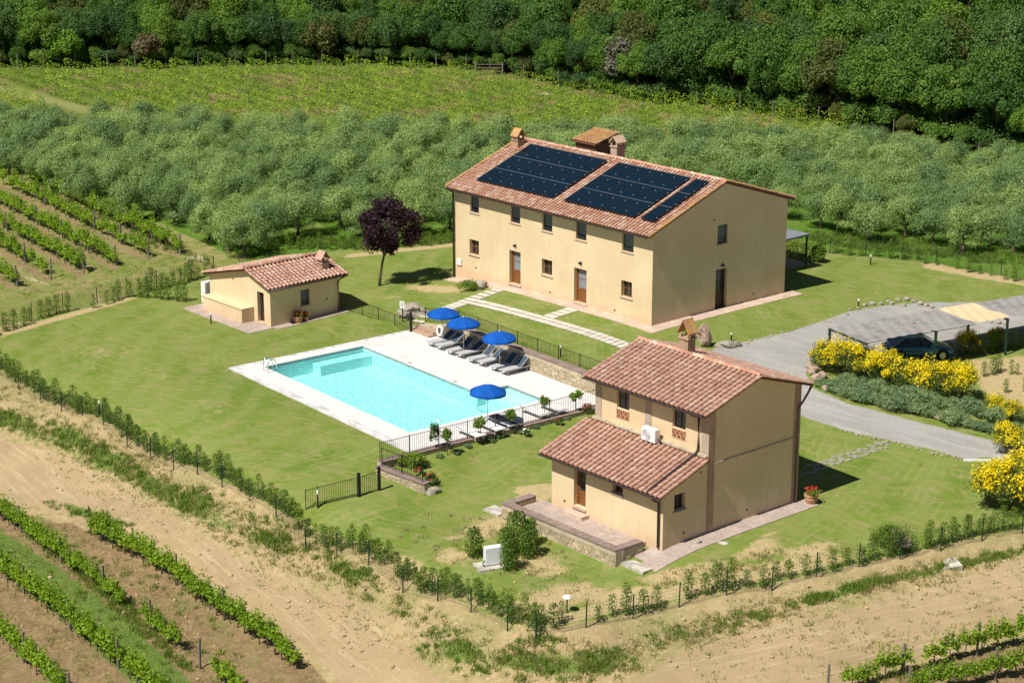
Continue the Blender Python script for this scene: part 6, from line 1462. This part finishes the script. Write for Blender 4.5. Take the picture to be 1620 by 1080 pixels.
def parasol(loc, label, rad=1.06, h=2.0):
    o = empty('parasol', loc, random.uniform(0, .7), label, 'parasol', 'blue parasols around the pool'); n = 8; mb = MB(); o.rotation_euler = (random.uniform(-.03, .03), random.uniform(-.03, .03), random.uniform(0, .7))
    ring = [(0.02, h + .38), (.35, h + .33), (.72, h + .18), (1.0, h)]
    for rr, z in ring:
        for j in range(n * 2):
            t_ = math.pi * j / n; q = 1.0 if j % 2 == 0 else .955; mb.v.append((rad * rr * q * math.cos(t_), rad * rr * q * math.sin(t_), z - (0 if j % 2 == 0 else .02 * rr)))
    for i in range(3):
        for j in range(n * 2): mb.f.append((i * 16 + j, i * 16 + (j + 1) % 16, (i + 1) * 16 + (j + 1) % 16, (i + 1) * 16 + j))
    k = len(mb.v)
    for j in range(n * 2):
        t_ = math.pi * j / n; q = 1.0 if j % 2 == 0 else .955; mb.v.append((rad * q * 1.005 * math.cos(t_), rad * q * 1.005 * math.sin(t_), h - .12 - (0 if j % 2 == 0 else .02)))
    for j in range(16): mb.f.append((48 + j, 48 + (j + 1) % 16, k + (j + 1) % 16, k + j))
    mb.build('canopy', M['parasol'], o)
    MB().tube([(0, 0, 0), (0, 0, h + .46)], .022, 8).build('pole', M['white_matte'], o, smooth=True); MB().lathe([(.0, h + .5), (.03, h + .46), (.03, h + .4), (0, h + .38)], 8).build('finial', M['white'], o)
    for j in range(n): t_ = 2 * math.pi * j / n; MB().tube([(.02 * math.cos(t_), .02 * math.sin(t_), h + .33), (rad * .98 * math.cos(t_), rad * .98 * math.sin(t_), h - .03)], .008, 4).build('rib', M['white_matte'], o)
    MB().lathe([(0, .005), (.24, .005), (.24, .06), (.05, .09), (.04, .3), (0, .3)], 16).build('base', M['concrete'], o)
for x, y, lb in ((-12.55, 11.35, 'blue parasol nearest the pool gate'), (-10.0, 11.1, 'blue parasol in the middle of the lounger row'), (-6.2, 11.0, 'blue parasol at the cottage end of the lounger row'), (1.76, 4.04, 'lone blue parasol beside the poolside railing')): parasol(FP.W(x, y, .004), lb)
lb_ = empty('lifebuoy', FP.W(-14.0, 12.15, .42), -FP.t, 'white ring lifebuoy leaning on the rubble wall', 'lifebuoy')
n = 20; MB().tube([(.27 * math.cos(6.283 * i / n), .0 + .06 * math.sin(6.283 * i / n), .27 * math.sin(6.283 * i / n)) for i in range(n + 1)], .075, 8, False).build('ring', M['white'], lb_, smooth=True)
for q in range(4): a = .785 + q * 1.571; MB().box(-.09, .09, -.085, .085, -.09, .09).build('band', M['terracotta'], lb_, (.27 * math.cos(a), .06 * math.sin(a), .27 * math.sin(a)), (0, -a, 0)) if False else None
ps = MB().box(-1.1, 1.1, -.4, .4, 0, .12).box(-1.0, 1.0, -.02, .4, .121, .25).build('brick_step', M['brick'], None, FP.W(-15.4, 11.9, .004), (0, 0, -FP.t)); tag(ps, 'low brick steps at the pool gate', 'steps')

# ------------------------------------------------------------------ gazebo behind the farmhouse
gz = empty('gazebo', FM.W(-6.3, 15.2, zg(*FM.W(-6.3, 15.2)[:2])), -FM.t, 'grey canopy gazebo behind the farmhouse', 'gazebo')
for x, y in ((0, 0), (3.0, 0), (0, 3.6), (3.0, 3.6)): MB().box(x - .05, x + .05, y - .05, y + .05, -.1, 2.35).build('post', M['iron'], gz)
mb = MB(); c_ = (1.5, 1.8, 2.75); cs = [(-.15, -.15, 2.36), (3.15, -.15, 2.36), (3.15, 3.75, 2.36), (-.15, 3.75, 2.36)]
for i in range(4): mb.quad(cs[i], cs[(i + 1) % 4], c_); a, b = cs[i], cs[(i + 1) % 4]; mb.quad((a[0], a[1], 2.22), (b[0], b[1], 2.22), b, a)
M['canopy'] = m_plain('grey_canopy_cloth', (.20, .215, .235), .8, .2); mb.build('canopy', M['canopy'], gz)

# ------------------------------------------------------------------ carport
C0 = np.array([18.99, 114.66, 1.6]); cx = np.array([.866, .5, 0]) ; cx = (np.array([28.86, 120.05, 0]) - np.array([18.99, 114.66, 0])); cx /= np.linalg.norm(cx); cy = np.array([20.81, 111.6, 0]) - np.array([18.99, 114.66, 0]); CW = np.linalg.norm(cy); cy /= CW
cp_ = empty('carport', (C0[0], C0[1], -.55), math.atan2(cx[1], cx[0]), 'open carport roofed with grey matting and one bamboo panel', 'carport')
t = NT('grey_reed_matting'); v_ = t.coord(); s1_ = t.noise(t.mapping(v_, (1.2, 14, 1)), 3, 5, .7); s2_ = t.noise(v_, .8, 5)
c_ = t.mix(t.ramp(s1_, .35, .65), (.23, .215, .20), (.38, .36, .34)); c_ = t.mix(t.math('MULTIPLY', t.ramp(s2_, .45, .7), .6), c_, (.17, .155, .145)); M['matting'] = t.done(t.bsdf(c_, .95, t.bump(s1_, .6, .03), .1))
t = NT('bamboo_panel'); v_ = t.coord(); s1_ = t.noise(t.mapping(v_, (1.0, 20, 1)), 2.5, 4, .6); M['bamboo'] = t.done(t.bsdf(t.mix(t.ramp(s1_, .3, .7), (.60, .45, .25), (.72, .57, .36)), .8, t.bump(s1_, .5, .02), .2))
def sheet(name, x0, x1, m, z=2.15):
    mb = MB(); nx_, ny_ = max(2, int((x1 - x0) / .4)), 9
    f = lambda i, j: (x0 + (x1 - x0) * i / nx_, -CW * j / ny_, z - .07 * math.sin(math.pi * j / ny_) - .03 * math.sin(3.1 * i + 1.3 * j) + .02)
    for i in range(nx_):
        for j in range(ny_): mb.quad(f(i, j + 1), f(i + 1, j + 1), f(i + 1, j), f(i, j))
    mb.build(name, M[m], cp_)
BX0, BX1 = 8.42, 11.25
sheet('matting', 0, BX0 - .01, 'matting'); sheet('bamboo_panel', BX0, BX1, 'bamboo', 2.18); sheet('matting', BX1 + .01, 19, 'matting')
for x in (0.05, 5.3, 10.9, 16.5):
    for y in (-.05, -CW + .05):
        MB().box(x - .06, x + .06, y - .06, y + .06, -.4, 2.06).build('post', M['green_metal'], cp_) if x > .1 or y > -1 else None
    MB().box(x - .05, x + .05, -CW - .05, .05, 2.0, 2.09).build('beam', M['green_metal'], cp_)
for y in (-.02, -CW + .02): MB().box(-.1, 19, y - .05, y + .05, 2.1 - .011, 2.1 + .03).build('rail', M['green_metal'], cp_) if False else None
MB().box(-.05, 8.3, -CW + .0, -CW + .04, 2.075, 2.1).build('rail', M['green_metal'], cp_)

# ------------------------------------------------------------------ parked car
t = NT('dark_teal_car_paint'); M['car'] = t.done(t.bsdf((.018, .15, .25), .3, None, .5, .2, **{'Coat Weight': .8, 'Coat Roughness': .05}))
M['tyre'] = m_plain('tyre_rubber', (.018, .018, .018), .85, .2); M['rim'] = m_plain('alloy_rim', (.45, .46, .48), .3, .5, .8)
car = empty('parked_car', (24.75, 116.3, zg(24.75, 116.3)), R(4), 'dark teal car parked under the carport behind the yellow broom', 'car')
CL = [  # station x, half width, sill z, belt z, centre top z
 (-2.08, .62, .42, .62, .66), (-2.0, .76, .30, .80, .86), (-1.55, .84, .24, .90, .97), (-1.0, .86, .22, .93, .99), (-.3, .87, .22, .93, .98), (.45, .87, .22, .91, .97), (1.0, .86, .22, .86, .93), (1.6, .82, .24, .76, .82), (1.98, .70, .30, .64, .68), (2.1, .52, .38, .54, .56)]
mb = MB(); sec = 10
for x, w, s0, s1, tz in CL:
    for j in range(sec):
        prof = [(-w * .86, s0), (-w, s0 + .12), (-w * 1.0, (s0 + s1) / 2), (-w * .95, s1), (-w * .6, tz), (w * .6, tz), (w * .95, s1), (w * 1.0, (s0 + s1) / 2), (w, s0 + .12), (w * .86, s0)][j]
        mb.v.append((x, prof[0], prof[1]))
for i in range(len(CL) - 1):
    for j in range(sec): mb.f.append((i * sec + j, i * sec + (j + 1) % sec, (i + 1) * sec + (j + 1) % sec, (i + 1) * sec + j))
mb.f.append(tuple(range(sec))); mb.f.append(tuple((len(CL) - 1) * sec + j for j in reversed(range(sec))))
body = mb.build('body', M['car'], car, smooth=True)
md = body.modifiers.new('smooth', 'SUBSURF'); md.levels = 2; md.render_levels = 2
def cabin(name, m, st, grow=0.0):
    mb = MB()
    for x, w, z in st:
        mb.v += [(x, -w - grow, z)] + [(x, w + grow, z)]
    return mb
mb = MB(); prof = [(-1.75, .9), (-1.05, 1.36), (-.2, 1.42), (.25, 1.38), (1.02, .9)]
for x, z in prof:
    wt = .58 if z > 1.2 else .76
    mb.v += [(x, -wt, z), (x, wt, z), (x, -.78, .88), (x, .78, .88)]
for i in range(4):
    a, b = i * 4, (i + 1) * 4; mb.f += [(a, b, b + 1, a + 1), (a, a + 2, b + 2, b), (a + 1, b + 1, b + 3, a + 3)]
cab = mb.build('greenhouse', M['glass'], car)
mb = MB(); mb.quad((-1.08, -.6, 1.375), (-.2, -.6, 1.435), (-.2, .6, 1.435), (-1.08, .6, 1.375)); mb.quad((-.2, -.6, 1.435), (.27, -.6, 1.395), (.27, .6, 1.395), (-.2, .6, 1.435))
for q in (-1, 1):
    mb.beam((.26, q * .6, 1.39), (1.03, q * .77, .9), .05, .04); mb.beam((-1.06, q * .6, 1.37), (-1.76, q * .77, .9), .12, .05); mb.beam((-.25, q * .61, 1.42), (-.35, q * .79, .9), .05, .04); mb.beam((-1.06, q * .605, 1.38), (.26, q * .605, 1.4), .05, .04)
mb.build('roof', M['car'], car)
for x in (-1.32, 1.32):
    for q in (-1, 1):
        w = MB(); w.lathe([(.2, -.11), (.31, -.11), (.33, -.06), (.33, .06), (.31, .11), (.2, .11)], 22); wh = w.build('wheel', M['tyre'], car, (x, q * .79, .33), (math.pi / 2, 0, 0))
        rm = MB().lathe([(0, -.09), (.06, -.09), (.2, -.1), (.2, .1), (.06, .09), (0, .09)], 22); rm.build('rim', M['rim'], wh)
        MB().lathe([(.34, -.06), (.40, -.06), (.40, .06), (.34, .06)], 22).build('wheel_arch', M['black'], car, (x, q * .80, .34), (math.pi / 2, 0, 0))
for q in (-1, 1):
    MB().rock((0, 0, 0), (.14, .1, .07), np.random.default_rng(1)).build('headlight', M['glass_pale'], car, (1.93, q * .52, .62)); MB().box(-.02, .02, -.14, .14, -.06, .06).build('tail_light', M['bloom_red'], car, (-2.05, q * .5, .72)); MB().box(-.08, .08, -.1, .1, -.05, .07).build('mirror', M['car'], car, (.55, q * .93, .98))
    MB().box(-.55, .45, -.004, .004, -.01, .01).build('door_seam', M['black'], car, (-.1, q * .872, .6)); MB().box(-.07, .07, -.015, .015, -.012, .012).build('door_handle', M['car'], car, (-.35, q * .885, .78))

# ------------------------------------------------------------------ look-alikes in a short row: say which one
bpy.context.view_layer.update()
_same = {}
for o in bpy.data.objects:
    if o.parent is None and 'label' in o.keys(): _same.setdefault(o['label'], []).append(o)
def _ord(n): return f"{n}{'th' if 10 <= n % 100 <= 20 else {1: 'st', 2: 'nd', 3: 'rd'}.get(n % 10, 'th')}"
for lb, obs in _same.items():
    if 1 < len(obs) <= 55:
        obs.sort(key=lambda q: project(q.location[0], q.location[1], q.location[2])[0])
        for k, q in enumerate(obs): q['label'] = f'{lb}, {_ord(k + 1)} from left'
